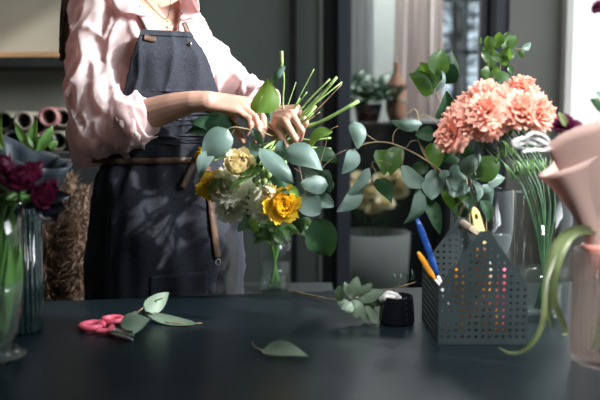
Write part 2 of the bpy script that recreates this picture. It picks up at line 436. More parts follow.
# glass partition: posts and panes
def post(name, pa, pb, m, y0=BY-.04, y1=BY+.05):
    a = W(pa, 150, BY).x; b = W(pb, 150, BY).x
    bm = bmesh.new(); box(bm, (a, y0, 0), (b, y1, 3.4)); bev(bm, .004, 1); return struct(name, bm, m)
post('trim_2', 194, 199, 'frame')
post('trim_3', 290, 297, 'darkframe')
post('trim_4', 319, 322, 'wallgrey', BY-.02)
post('trim_5', 325, 337, 'darkframe', BY-.02, BY+.08)
post('trim_6', 337, 350, 'frame', BY-.06)
post('trim_7', 478, 485, 'frame', BY-.02)
post('trim_8', 485, 491, 'darkframe', BY-.05)
post('trim_9', 491, 505, 'frame', BY-.03)
def pane(name, pa, pb, z0, z1, m):
    a = W(pa, 150, BY).x; b = W(pb, 150, BY).x
    bm = bmesh.new(); box(bm, (a, BY, z0), (b, BY+.012, z1)); return struct(name, bm, m)
pane('door_1', 118, 331, 0, 3.4, 'darkpane')
pane('door_2', 345, 480, 0, 3.4, 'pane')
# room behind the glass
bm = bmesh.new()
wx0 = W(436, 50, 6.2).x; wx1 = W(482, 50, 6.2).x; wz0 = W(460, 112, 6.2).z
box(bm, (-4, 6.2, 0), (wx0, 6.3, 3.4)); box(bm, (wx1, 6.2, 0), (3.4, 6.3, 3.4)); box(bm, (wx0, 6.2, 0), (wx1, 6.3, wz0))
box(bm, (-4.1, 3.75, 0), (-4, 6.3, 3.4)); box(bm, (2.6, 4.2, 0), (2.7, 6.2, 3.4)); struct('wall_rear', bm, 'wallgrey')
bm = bmesh.new()
for k in range(1): box(bm, (wx0+.0, 6.19, wz0), (wx0+.05, 6.25, 3.4))
for zz in (wz0, wz0+.42, wz0+.8): box(bm, (wx0, 6.2, zz), (wx1, 6.24, zz+.035))
box(bm, ((wx0+wx1)/2+.04, 6.2, wz0), ((wx0+wx1)/2+.065, 6.24, 3.4))
struct('window_3', bm, 'darkframe')
# street beyond
def curtain(name, label, pa, pb, pt, pbm, Y, m, folds, group=None, zt=3.3):
    a = W(pa, 100, Y).x; b = W(pb, 100, Y).x; z0 = W(300, pbm, Y).z
    bm = bmesh.new(); rr = random.Random(pa); ph = [rr.random()*6 for _ in range(3)]
    def f(u, v):
        x = a+(b-a)*u
        d = .035*sin(u*folds*2*pi+ph[0])+.02*sin(u*folds*3.7*pi+ph[1])+.01*sin(u*folds*8+v*3+ph[2])
        return Vector((x+.01*sin(v*5+u*20), Y+d*(1-.4*v), z0+(zt-z0)*v))
    sheet(bm, f, folds*10, 8)
    o = obj(name, bm, m); tag(o, label, 'curtain', group); return o
curtain('curtain', 'pale pinkish curtain hanging behind the right glass pane', 392, 440, 0, 118, 4.9, 'curtain', 5)
curtain('curtain', 'pale grey curtain behind the glass beside the blue-grey door post', 346, 372, 0, 96, 4.95, 'greycurtain', 3)
curtain('curtain', 'grey narrow curtain behind the smoked glass left of the door post', 300, 326, 0, 300, 4.6, 'greycurtain', 3)
curtain('curtain', 'wide dim grey curtain behind the smoked glass at the shoulder', 196, 292, 0, 300, 5.2, 'greycurtain', 9)

# dark cabinet behind glass
def cabinet(pa, pb, pt, Y0, Y1, label, doors=2, m='darkwood'):
    a = W(pa, 100, Y0).x; b = W(pb, 100, Y0).x; z = W(300, pt, Y0).z
    t = thing('cabinet', label, 'cabinet', ((a+b)/2, (Y0+Y1)/2, 0))
    bm = bmesh.new(); box(bm, (a, Y0, .0), (b, Y1, z-.03)); bev(bm, .004, 1); obj('body', bm, m, t, False)
    bm = bmesh.new(); box(bm, (a-.02, Y0-.03, z-.03), (b+.02, Y1, z)); bev(bm, .004, 1); obj('top', bm, m, t, False)
    for k in range(doors):
        u0 = a+(b-a)*k/doors+.01; u1 = a+(b-a)*(k+1)/doors-.01
        bm = bmesh.new(); box(bm, (u0, Y0-.018, .09), (u1, Y0-.0005, z-.05)); bev(bm, .003, 1); d = obj('door', bm, m, t, False)
        bm = bmesh.new(); box(bm, (u1-.05, Y0-.04, z*.6), (u1-.035, Y0-.018, z*.6+.14)); obj('handle', bm, 'steel' if False else 'frame', d, False)
    return a, b, z
cabinet(346, 480, 122, 4.5, 4.85, 'dark low cabinet standing behind the glass door pane', 3)
# ================= table
A = T(0, 303); B = T(420, 287)
dv = (B-A); dv.z = 0; dv.normalize(); nvv = Vector((-dv.y, dv.x, 0))   # nvv to the rear
def tp(u, v): return A+dv*u-nvv*v      # u along edge, v toward the camera
tb = thing('work_table', 'large matt black work table in the foreground', 'table', (0, 1.4, 0))
bm = bmesh.new()
c = [tp(-.75, 0), tp(1.75, 0), tp(1.75, 1.05), tp(-.75, 1.05)]
vs = [bm.verts.new((p.x, p.y, TZ)) for p in c]+[bm.verts.new((p.x, p.y, TZ-.04)) for p in c]
bm.faces.new(vs[3::-1]); bm.faces.new(vs[4:])
for k in range(4): bm.faces.new((vs[k], vs[(k+1) % 4], vs[4+(k+1) % 4], vs[4+k]))
bmesh.ops.recalc_face_normals(bm, faces=bm.faces[:]); bev(bm, .004, 2)
obj('tabletop', bm, 'table', tb, False)
for (u, v) in ((-.68, .07), (1.68, .07), (-.68, .98), (1.68, .98)):
    p = tp(u, v); bm = bmesh.new(); box(bm, (p.x-.03, p.y-.03, 0), (p.x+.03, p.y+.03, TZ-.04)); bev(bm, .003, 1)
    obj('leg', bm, 'tableleg', tb, False)

def stemtube(name, parent, pts, r, m='stem', n=7, r2=None):
    bm = bmesh.new(); tube(bm, pts, [r, r2 if r2 else r*.8], n=n); return obj(name, bm, m, parent)

# ---- vases
def vase(name, label, c, prof_out, th, m, water=None, fn=None, n=40, group=None, base_m=None, wm='water', flutes=None):
    t = thing(name, label, 'vase', c, group)
    H = prof_out[-1][1]
    def rad(z):
        for (r0, z0), (r1, z1) in zip(prof_out[:-1], prof_out[1:]):
            if z0 <= z <= z1: return r0+(r1-r0)*((z-z0)/max(1e-6, z1-z0))
        return prof_out[-1][0]
    bt = .012
    inner = [(max(.001, rad(z)-th), z) for (r, z) in prof_out[::-1] if z > bt]+[(max(.001, rad(bt)-th), bt), (0, bt)]
    wall = list(prof_out)+[(rad(H)-th, H), (rad(H)-th, H-.006)]
    if m == 'fluted': wall = list(prof_out)+inner
    bm = bmesh.new(); lathe(bm, ([(0, 0)] if prof_out[0][1] < .01 else [])+wall, n, c, fn)
    obj('glass_body', bm, m, t)
    if water:
        wz = water
        pr = [(0, bt+.0015)]+[(max(.001, rad(bt)-th-.0015), bt+.0015)]+[(rad(z)-th-.0015, z) for (r, z) in prof_out if bt+.002 < z < wz]+[(rad(wz)-th-.0015, wz), (0, wz)]
        bm = bmesh.new(); lathe(bm, pr, n, c, fn); w = obj('water', bm, wm, t)
    return t
# right rear vases
V1 = T(482, 312); V1.y = 1.90; V1.x = W(482, 200, 1.90).x
V2 = T(541, 329); V2.x = W(542, 290, 1.73).x; V2.y = 1.735; V2.z = TZ; V1.z = TZ
def zat(py, Y): return W(300, py, Y).z
H1 = zat(189, V1.y)-TZ; H2 = zat(192, V2.y)-TZ
vase('glass_vase', 'tall clear glass cylinder vase of leafy branches behind the house-shaped basket', V1, [(.064, 0), (.069, .006), (.071, .05), (.071, H1)], .004, 'glass', .16)
vase('glass_vase', 'tall clear glass vase of peach carnations right of the house-shaped basket', V2, [(.040, 0), (.048, .004), (.053, .02), (.057, .08), (.060, H2)], .004, 'glass', .11)
# glass ring foot of carnation vase
# right front ribbed vase
V3 = T(612, 362); V3.x = W(613, 300, V3.y).x
H3 = zat(250, V3.y)-TZ
vase('ribbed_vase', 'ribbed rosy glass vase under the paper bouquet at right front', V3, [(.060, 0), (.065, .006), (.068, .03), (.0685, .5*H3), (.067, H3)], .004, 'fluted', None,
     fn=lambda a, z: 1+.018*cos(a*34), n=204)
# left front footed vase
V4 = T(-2, 362); V4.x = W(-6, 300, V4.y).x
H4 = zat(203, V4.y)-TZ
t4 = vase('footed_vase', 'clear glass vase with beaded glass foot holding plum tulips', V4, [(.020, .018), (.026, .024), (.043, .06), (.051, .12), (.054, .19), (.056, H4)], .003, 'glass', .14, wm='cloudwater')
bm = bmesh.new()
for k in range(9):
    a = 2*pi*k/9; sphere(bm, V4+Vector((.031*cos(a), .031*sin(a), .0135)), .0135, seg=14)
sphere(bm, V4+Vector((0, 0, .012)), .026, (1, 1, .45), seg=18)
obj('beaded_foot', bm, 'foot', t4)
# left ribbed dark green vase
V5 = T(16, 331); V5.x = W(14, 270, V5.y).x
H5 = zat(196, V5.y)-TZ
vase('ribbed_vase', 'dark green ribbed glass vase behind the clear footed vase', V5, [(.050, 0), (.053, .005), (.054, .03), (.055, H5)], .004, 'glassgreen', None,
     fn=lambda a, z: 1+.02*cos(a*30), n=180)

# ---- house shaped perforated basket
YF = T(484, 345).y; YB = T(424, 319).y+.005
Lx = W(438.5, 300, YF).x; Rx_ = W(528, 300, YF).x; hz = .115; pk = zat(231, YF)
bx_ = thing('wire_basket', 'dark perforated metal house-shaped tool basket with wooden handle', 'basket', ((Lx+Rx_)/2, (YF+YB)/2, TZ))
zs = zat(286, YF)
def gable(Y, name):
    mx = (Lx+Rx_)/2
    out = [(Lx, TZ+.001), (Rx_, TZ+.001), (Rx_, zs), (mx+.008, pk), (mx-.008, pk), (Lx, zs)]
    def inside(x, z, mgn):
        if x < Lx+mgn or x > Rx_-mgn or z < TZ+mgn+.004: return False
        if z <= zs: return True
        f = (pk-z)/(pk-zs); return abs(x-mx) < f*(Rx_-Lx)/2-mgn*1.1
    pts = [Vector(p) for p in out]; edges = [(i, (i+1) % 6) for i in range(6)]
    sp = (Rx_-Lx-.014)/12; cen = []; r = .0029
    nrow = int((pk-TZ)/sp)
    for i in range(13):
        for j in range(nrow+1):
            x = mx+(i-6)*sp; z = TZ+.016+j*sp
            if inside(x, z, .0065): cen.append((x, z))
    for (x, z) in cen:
        b0 = len(pts)
        for k in range(8): pts.append(Vector((x+r*cos(2*pi*k/8+.39), z+r*sin(2*pi*k/8+.39))))
        edges += [(b0+k, b0+(k+1) % 8) for k in range(8)]
    vo, eo, fo, *_ = geometry.delaunay_2d_cdt(pts, edges, [list(range(6))], 1, 1e-6)
    bm = bmesh.new(); v = [bm.verts.new((p.x, Y, p.y)) for p in vo]
    C = np.array(cen)
    for f in fo:
        cx = sum(vo[i].x for i in f)/len(f); cz = sum(vo[i].y for i in f)/len(f)
        if np.min((C[:, 0]-cx)**2+(C[:, 1]-cz)**2) < (r*.9)**2: continue
        try: bm.faces.new([v[i] for i in f])
        except ValueError: pass
    bmesh.ops.recalc_face_normals(bm, faces=bm.faces[:])
    o = obj(name, bm, 'metal', bx_, False)
    s = o.modifiers.new('thick', 'SOLIDIFY'); s.thickness = .0022; s.offset = 0
    return o
gable(YF, 'front_panel'); gable(YB, 'back_panel')
# side panels: perforated too (diagonal mesh)
def side(X, name):
    bm = bmesh.new(); pts = []; edges = []
    y0, y1 = YF+.0013, YB-.0013
    pts = [Vector(p) for p in ((y0, TZ+.001), (y1, TZ+.001), (y1, zs), (y0, zs))]; edges = [(0, 1), (1, 2), (2, 3), (3, 0)]
    cen = []; ny = 15; nz = 8
    for i in range(ny):
        for j in range(nz):
            cen.append((y0+.012+(y1-y0-.024)*i/(ny-1), TZ+.014+(zs-TZ-.026)*j/(nz-1)))
    for (x, z) in cen:
        b0 = len(pts)
        for k in range(6): pts.append(Vector((x+.0032*cos(pi*k/3), z+.0032*sin(pi*k/3))))
        edges += [(b0+k, b0+(k+1) % 6) for k in range(6)]
    vo, eo, fo, *_ = geometry.delaunay_2d_cdt(pts, edges, [[0, 1, 2, 3]], 1, 1e-6)
    v = [bm.verts.new((X, p.x, p.y)) for p in vo]; C = np.array(cen)
    for f in fo:
        cx = sum(vo[i].x for i in f)/len(f); cz = sum(vo[i].y for i in f)/len(f)
        if np.min((C[:, 0]-cx)**2+(C[:, 1]-cz)**2) < (.0028)**2: continue
        try: bm.faces.new([v[i] for i in f])
        except ValueError: pass
    o = obj(name, bm, 'metal', bx_, False); s = o.modifiers.new('thick', 'SOLIDIFY'); s.thickness = .002; s.offset = 0
side(Lx+.001, 'side_panel'); side(Rx_-.001, 'side_panel')
bm = bmesh.new(); box(bm, (Lx+.002, YF+.0015, TZ+.001), (Rx_-.002, YB-.0015, TZ+.003)); obj('bottom_panel', bm, 'metal', bx_, False)
mx = (Lx+Rx_)/2
bm = bmesh.new(); tube(bm, [(mx, YF+.0012, pk-.012), (mx, YB-.0012, pk-.012)], .0085, n=20, steps=3); h = obj('handle', bm, 'dowel', bx_)
md = h.modifiers.new('b', 'BEVEL'); md.width = .002; md.segments = 2; md.limit_method = 'ANGLE'

# ---- tools in the basket
zi = TZ+.0035
def capsule(bm, p0, p1, r0, r1, flat=1, n=14, steps=9, ax=None, bow=0):
    p0 = Vector(p0); p1 = Vector(p1); d = p1-p0; L = d.length; dn = d.normalized()
    x = Vector(ax) if ax is not None else frame_at(dn)[0]
    x = (x-dn*x.dot(dn)).normalized(); y = dn.cross(x)
    rings = []
    for i in range(steps+1):
        t = i/steps; s = sin(pi*min(max(t, .0), 1))
        e = min(1, min(t, 1-t)*steps*.45+.25)
        r = (r0+(r1-r0)*t)*sqrt(e)
        rings.append([bm.verts.new(p0+d*t+y*(bow*s)+x*(r*cos(2*pi*k/n))+y*(r*flat*sin(2*pi*k/n))) for k in range(n)])
    for a, b in zip(rings[:-1], rings[1:]):
        for k in range(n): bm.faces.new((a[k], a[(k+1) % n], b[(k+1) % n], b[k]))
    bm.faces.new(rings[0][::-1]); bm.faces.new(rings[-1])
# blue knife leaning out at left rear
p0 = W(417, 219, YF+.13); p1 = W(436, 271, YF+.12); dn = (p1-p0).normalized()
foot = p1+dn*.075
t = thing('craft_knife', 'blue plastic knife leaning out of the basket, upper of the two', 'knife', foot)
bm = bmesh.new(); capsule(bm, p0, p1+dn*.01, .0068, .0064, .6, ax=(1, 0, 0)); obj('handle', bm, 'blue', t)
bm = bmesh.new()
for k in range(6):
    q = p0.lerp(p1, .25+.09*k)+Vector((.0055, -.003, 0)); sphere(bm, q, .0026, (1, 1, .5), seg=8)
obj('grip_ridge', bm, 'blue', t)
bm = bmesh.new(); capsule(bm, p1+dn*.008, foot, .0045, .0025, .25, ax=(1, 0, 0)); obj('blade', bm, 'steel', t)
# orange handled tool left
p0 = W(418, 252, YF+.10); p1 = W(433, 277, YF+.10); dn = (p1-p0).normalized(); foot = p1+dn*.06
t = thing('craft_knife', 'short orange handle leaning out of the basket under the blue knife', 'knife', foot)
bm = bmesh.new(); capsule(bm, p0, p1+dn*.006, .0050, .0055, .7, ax=(1, 0, 0)); obj('handle', bm, 'orplastic', t)
bm = bmesh.new(); capsule(bm, p1+dn*.004, foot, .0045, .003, .3, ax=(1, 0, 0)); obj('blade', bm, 'steel', t)
# yellow handled secateurs at rear
p0 = W(473.5, 207, YF+.115); p1 = W(484, 247, YF+.11); dn = (p1-p0).normalized(); foot = p1+dn*.1
t = thing('pruning_knife', 'yellow handled tool with a hanging hole standing behind the wooden handle', 'knife', foot)
bm = bmesh.new()
xh = Vector((1, 0, 0)); xh = (xh-dn*xh.dot(dn)).normalized(); yh = dn.cross(xh)
# flat handle outline with a hole
L = (p1-p0).length; hw = lambda s: .0075*min(1, sqrt(max(0, s)/.012+.05))+.003*s/L
outl = []
for i in range(13): s = L*i/12; outl.append((-hw(s), s))
for i in range(12, -1, -1): s = L*i/12; outl.append((hw(s), s))
hole = [(.0035*cos(a), .020+.0065*sin(a)) for a in [2*pi*k/14 for k in range(14)]]
pts = [Vector(p) for p in outl+hole]; n0 = len(outl)
ed = [(i, (i+1) % n0) for i in range(n0)]+[(n0+i, n0+(i+1) % 14) for i in range(14)]
vo, eo, fo, *_ = geometry.delaunay_2d_cdt(pts, ed, [list(range(n0))], 1, 1e-6)
v = [bm.verts.new(p0+xh*q.x+dn*q.y) for q in vo]
for f in fo:
    cx = sum(vo[i].x for i in f)/len(f); cz = sum(vo[i].y for i in f)/len(f)
    if (cx/.0035)**2+((cz-.020)/.0065)**2 < .85: continue
    bm.faces.new([v[i] for i in f])
o = obj('handle', bm, 'yelplastic', t, False); s = o.modifiers.new('s', 'SOLIDIFY'); s.thickness = .009; s.offset = 0
s = o.modifiers.new('b', 'BEVEL'); s.width = .002; s.segments = 2
bm = bmesh.new(); capsule(bm, p1-dn*.002, foot, .006, .003, .25, ax=xh); obj('blade', bm, 'steel', t)
# twine ball and things seen through the holes
def ball(c, r, m, label):
    bm = bmesh.new(); sphere(bm, c, r*.96, seg=20)
    t = thing('twine_ball', label, 'twine', c-Vector((0, 0, r)))
    obj('core', bm, m, t)
    bm = bmesh.new()
    for k in range(7):
        ax = Vector((random.uniform(-1, 1), random.uniform(-1, 1), random.uniform(-1, 1))).normalized(); x, y = frame_at(ax)
        tube(bm, [c+(x*cos(a)+y*sin(a))*r for a in [2*pi*i/16 for i in range(17)]], .0018, n=5, steps=33)
    obj('winding', bm, m, t)
ball(Vector((mx+.012, YF+.055, zi+.036)), .034, 'twine', 'orange ball of twine inside the basket')
p0 = W(481, 246, YF+.045)
bm = bmesh.new(); capsule(bm, Vector((p0.x+.008, YF+.045, zi+.070)), p0, .014, .013, .7)
tag(obj('marker_pen', bm, 'orplastic'), 'orange pen upright inside the basket behind the perforated front', 'pen')
bm = bmesh.new(); q = W(503, 268, YF+.05); capsule(bm, Vector((q.x-.002, YF+.05, zi)), q, .011, .010, .8)
tag(obj('marker_pen', bm, 'red'), 'red pen inside the basket behind the right slope of the front', 'pen')
bm = bmesh.new(); q = W(458, 262, YF+.035); capsule(bm, Vector((q.x+.012, YF+.035, zi)), q, .010, .009, .8)
tag(obj('marker_pen', bm, 'orplastic'), 'orange pen showing its tip above the left slope of the basket', 'pen')

# ---- small black pot with crinkled wrap
PC = T(396, 325); PC.x = W(397.5, 310, PC.y).x; PC.y = T(400, 327).y+.03
hp = zat(295, PC.y)-TZ
t = thing('small_pot', 'small glossy black pot left of the house-shaped basket', 'pot', PC)
r0 = .037
bm = bmesh.new(); lathe(bm, [(0, 0), (r0*1.08, 0), (r0*1.12, .004), (r0*1.06, hp*.6), (r0, hp-.002), (r0-.001, hp), (r0-.004, hp-.001), (r0-.006, hp*.6), (0, hp*.55)], 8, PC)
o = obj('body', bm, 'blackpot', t); s = o.modifiers.new('b', 'SUBSURF'); s.levels = 1; s.render_levels = 2
bm = bmesh.new(); vs = sphere(bm, PC+Vector((-.014, -.004, hp-.004)), .022, (1, .9, .55), seg=24)
for v in vs: v.co += Vector(noise.noise_vector(v.co*90))*.005
tag(obj('crinkled_wrap', bm, 'foil'), 'clump of crinkled clear wrap in the small black pot', 'wrap')

# ---- scissors
t = thing('scissors', 'coral handled scissors lying on the black table', 'scissors', T(105, 326))
def tl(px, py, z=.006): p = T(px, py, TZ+z); return p
def loop(cpts, r, name, n=10):
    bm = bmesh.new(); tube(bm, cpts+[cpts[0]], r, n=n, steps=44, cap=False); return obj(name, bm, 'red', t)
def oval(cx, cy, rx, ry, rot, z):
    c = T(cx, cy, TZ+z); out = []
    for k in range(14):
        a = 2*pi*k/14; x = rx*cos(a); y = ry*sin(a); x, y = x*cos(rot)-y*sin(rot), x*sin(rot)+y*cos(rot)
        out.append(c+Vector((x, y, 0)))
    return out
loop(oval(92, 325.5, .0195, .0245, -.35, .0085), .0066, 'handle')
loop(oval(113, 319.5, .0195, .019, -.2, .010), .0060, 'handle')
bm = bmesh.new(); capsule(bm, tl(94, 331, .008), tl(112, 331, .007), .008, .008, .7)
capsule(bm, tl(112, 325, .008), tl(111, 332, .009), .0055, .008, .8); obj('shank', bm, 'red', t)
def blade(a, b, w, zz, name):
    a = T(*a, TZ+zz); b = T(*b, TZ+zz*.4); d = (b-a); dn = d.normalized(); s = dn.cross(Vector((0, 0, 1))).normalized()
    bm = bmesh.new(); top = []; 
    for i in range(9):
        tt = i/8; wl = w*(1-.75*tt**3); top.append((a+d*tt+s*wl*.5, a+d*tt-s*wl*(.5-.3*tt)))
    for dz in (0, .0018):
        pass
    f = []
    vs = [[bm.verts.new(p+Vector((0, 0, dz))) for p in pr for dz in (0, .0022)] for pr in top]
    for i in range(8):
        a0, b0 = vs[i], vs[i+1]
        bm.faces.new((a0[1], a0[3], b0[3], b0[1])); bm.faces.new((a0[0], b0[0], b0[2], a0[2]))
        bm.faces.new((a0[0], a0[1], b0[1], b0[0])); bm.faces.new((a0[2], b0[2], b0[3], a0[3]))
    bm.faces.new((vs[0][0], vs[0][2], vs[0][3], vs[0][1])); bm.faces.new((vs[-1][0], vs[-1][1], vs[-1][3], vs[-1][2]))
    bmesh.ops.recalc_face_normals(bm, faces=bm.faces[:]); obj(name, bm, 'steel', t, False)
blade((109, 331), (133, 340), .017, .007, 'blade'); blade((111, 329), (134, 336), .016, .011, 'blade')
bm = bmesh.new(); lathe(bm, [(0, 0), (.0035, 0), (.0035, .003), (0, .0035)], 14, T(114, 330.5, TZ+.013)); obj('pivot', bm, 'steel', t)

# ---- loose leaves on the table
t = thing('eucalyptus_sprig', 'three-leaved eucalyptus cutting lying beside the scissors', 'leaf', T(150, 320))
bm = bmesh.new()
leaf(bm, T(137, 313, TZ+.032), T(133, 333, TZ+.026), .056, (.1, -.25, 1), bend=.05, fold=-.1, kind='round')
leaf(bm, T(146, 311, TZ+.026), T(169, 293, TZ+.052), .040, (.2, -1, .3), bend=.05, fold=-.1, kind='ovate')
obj('leaf', bm, 'dryleaf', t)
bm = bmesh.new()
leaf(bm, T(196, 324, TZ+.006), T(146, 313, TZ+.020), .030, (0, -.6, 1), bend=-.09, fold=.15, kind='long', wave=.03)
obj('leaf', bm, 'dryleaf', t)
bm = bmesh.new(); tube(bm, [T(202, 323, TZ+.003), T(190, 323.5, TZ+.003), T(165, 322, TZ+.008)], .0014, n=6)
tube(bm, [T(133, 321, TZ+.024), T(138, 312, TZ+.032), T(146, 306, TZ+.030), T(155, 301, TZ+.042), T(163, 298, TZ+.050)], .0014, n=6)
tube(bm, [T(144, 306, TZ+.032), T(144, 315, TZ+.010), T(145, 318, TZ+.003)], .0016, n=6)
obj('stem', bm, 'twig', t)
t = thing('fallen_leaf', 'single dull green leaf lying alone at the table centre', 'leaf', T(285, 352))
bm = bmesh.new(); leaf(bm, T(262, 350, TZ+.007), T(309, 357, TZ+.010), .034, (0, -.75, 1), bend=.10, fold=.1, kind='ovate', wave=.03); obj('blade', bm, 'dryleaf', t)
bm = bmesh.new(); tube(bm, [T(252, 342, TZ+.007), T(255, 347, TZ+.004), T(263, 350, TZ+.006), T(272, 350, TZ+.012)], .0012, n=6); obj('stem', bm, 'twig', t)
# sprig beside the pot
t = thing('eucalyptus_sprig', 'leafy eucalyptus sprig lying against the small black pot', 'leaf', T(345, 310))
bm = bmesh.new(); YS = PC.y
pts = [T(287, 289.5, TZ+.004), T(315, 296, TZ+.008), T(336, 300, TZ+.014), T(355, 298, TZ+.035), T(375, 292, TZ+.045), T(395, 288, TZ+.062), T(416, 282, TZ+.075)]
tube(bm, pts, [.0022, .001], n=6); obj('stem', bm, 'twig', t)
bm = bmesh.new()
q = lambda px, py, dy=0: W(px, py, YS+dy)
for (b0, b1, w, nr) in (((338, 301), (341, 286), .030, (-.3, -1, .2)), ((337, 302), (350, 303), .022, (0, -1, .4)), ((352, 299), (357, 276), .034, (.3, -1, .3)),
        ((358, 297), (372, 283), .028, (.6, -1, .5)), ((360, 299), (384, 292), .032, (0, -1, .6)), ((345, 302), (352, 313), .028, (.2, -1, .3)),
        ((352, 300), (358, 318), .036, (-.3, -1, .2)), ((360, 300), (367, 322), .032, (.1, -1, .2)), ((368, 302), (376, 327), .026, (.4, -1, .1)),
        ((372, 300), (386, 313), .026, (.3, -1, .3)), ((366, 296), (380, 303), .030, (0, -1, .9)), ((350, 296), (344, 281), .020, (.8, -1, 0)), ((355, 304), (341, 309), .022, (.1, -1, .5))):
    leaf(bm, q(*b0, .015), q(*b1, -.01+.03*random.random()), w*.85, nr, bend=.08, fold=-.15, kind='round')
obj('leaf', bm, 'dryleaf', t)
bm = bmesh.new()
for (px, py, h_) in ((394, 282, 10), (400, 280, 8), (404, 279, 7), (407, 277, 8), (411, 275, 8), (413, 275, 5)):
    leaf(bm, W(px, py+5, YS+.06), W(px+.5, py-h_*.8, YS+.06), .012, (1, -.25, 0), bend=.05, kind='round')
obj('leaf', bm, 'euc', t)
# ================= flowers
def flower(name, label, cat, group, c, d, R, kind, seed, m, path, r=.0016, sm='stem', calyx=True, blname='bloom', cal=1.0):
    """c = centre of the bloom, d = where it looks, path = stem points after the bloom"""
    d = Vector(d).normalized(); base = Vector(c)-d*R*.55
    t = thing(name, label, cat, path[-1], group)
    put_bloom(blname, kind, seed, m, t, base, d, R, random.random()*6)
    if calyx:
        bm = bmesh.new()
        mt = Matrix.Translation(base-d*R*.42*cal) @ mat_to(d)
        lathe(bm, [(0, 0), (R*.12, .0), (R*.2*cal, R*.12), (R*.24*cal, R*.35), (R*.27*cal, R*.5*cal)], 10)
        bmesh.ops.transform(bm, matrix=mt, verts=bm.verts[:]); obj('calyx', bm, 'calyx', t)
    bm = bmesh.new(); tube(bm, [base-d*R*.35*cal, base-d*R*(.35*cal+.8)]+list(path), [r*.85, r], n=7, steps=18); obj('stem', bm, sm, t)
    return t
# ---- peach carnations
carn = [((447, 134), 17, 1.72, (-.8, -.4, .1), 'lowest at the left end of the cluster'), ((455, 116), 17, 1.76, (-.7, -.3, .5), 'above the lowest left one'),
        ((468, 101), 16, 1.78, (-.5, -.3, .8), 'on the upper left slope of the cluster'), ((470, 118), 18, 1.70, (-.5, -.8, .2), 'at the left middle of the cluster'),
        ((486, 91), 18, 1.76, (-.2, -.4, .9), 'at the crest left of the topmost bloom'), ((486, 110), 18, 1.67, (-.2, -.9, .3), 'frontmost in the middle'),
        ((486, 124), 16, 1.69, (-.3, -.9, -.1), 'hanging lowest under the middle of the cluster'), ((503, 98), 17, 1.73, (0, -.6, .7), 'between the crest and the topmost bloom'),
        ((506, 114), 15, 1.74, (0, -.8, .1), 'in shade under the middle of the cluster'), ((523, 84), 15, 1.80, (.1, -.3, .9), 'topmost and palest of all'),
        ((523, 108), 18, 1.69, (.2, -.9, .3), 'right of the middle, frontmost'), ((534, 97), 15, 1.77, (.5, -.3, .8), 'at the upper right of the cluster'),
        ((543, 112), 18, 1.70, (.6, -.7, .2), 'at the right end of the cluster'), ((512, 88), 12, 1.82, (.1, -.1, .9), 'small at the back below the topmost')]
for i, ((px, py), rp, Y, d, wh) in enumerate(carn):
    c = W(px, py, Y); R = rp*1.12*Y/F
    rim = V2+Vector(((px-500)/50*.030, (Y-1.735)*.35, H2)); rim.x = V2.x-.012+(px-495)/50*.032
    ft = V2+Vector((-(rim.x-V2.x)*.5, -(rim.y-V2.y)*.5, .022))
    t = flower('carnation', 'peach carnation '+wh, 'flower', 'peach carnations in the tall glass vase', c, d, R, 'carnation', i % 4, 'peach', [rim, ft], .0019, 'darkstem', cal=1.1)
    bm = bmesh.new()
    b0 = c-Vector(d).normalized()*R*1.4
    for u in (.25, .5, .78):
        q = b0.lerp(rim, u); ax = (rim-b0).normalized()
        for s in (-1, 1):
            e = q+Vector((s*.006, 0, 0))-ax*.02+Vector((s*random.random()*.012, -.01*random.random(), .012)); leaf(bm, q, e+Vector((0, 0, .01)), .004, (0, -1, .3), bend=.2, kind='strap', nl=5)
    obj('leaf', bm, 'calyx', t)
# extra bare green stems leaning in the carnation vase
bm = bmesh.new()

# ---- branches in the rear vase
def branch(name, label, cat, group, stems, leaves, m='euc', m2='eucgreen', tw='twig', base=None, scale=1.0, Yd=1.9):
    """stems: [(points in space, r0, r1)]; leaves: (base px, tip px, width px, Y, kind, material, bend)"""
    t = thing(name, label, cat, base, group)
    for k, (pts, r0, r1) in enumerate(stems):
        bm = bmesh.new(); tube(bm, pts, [r0, r1], n=7, steps=len(pts)*5); obj('stem' if k == 0 else 'twig', bm, tw, t)
    for (b, e, w, Y, kind, mt, bend) in leaves:
        if mt == 'eucgreen' and 'topmost' not in label and random.random() < .72: mt = 'deepgreen'
        bm = bmesh.new()
        dy = random.uniform(-.025, .025)
        nr = Vector((random.uniform(-.4, .4), -1, random.uniform(-.1, .5)))
        leaf(bm, W(*b, Y), W(*e, Y+dy), w*Y/F*1.05, nr, bend=bend, fold=random.choice((-.22, -.12, .14, .24)), kind=kind, twist=random.uniform(-.6, .6), wave=.05, side=random.choice((-.16, -.1, .1, .16)) if kind == 'ovate' else 0)
        obj('leaf', bm, mt, t)
    return t
E, G = 'euc', 'eucgreen'
v1 = lambda dx, dy, dz: V1+Vector((dx, dy, dz))
y = 1.86
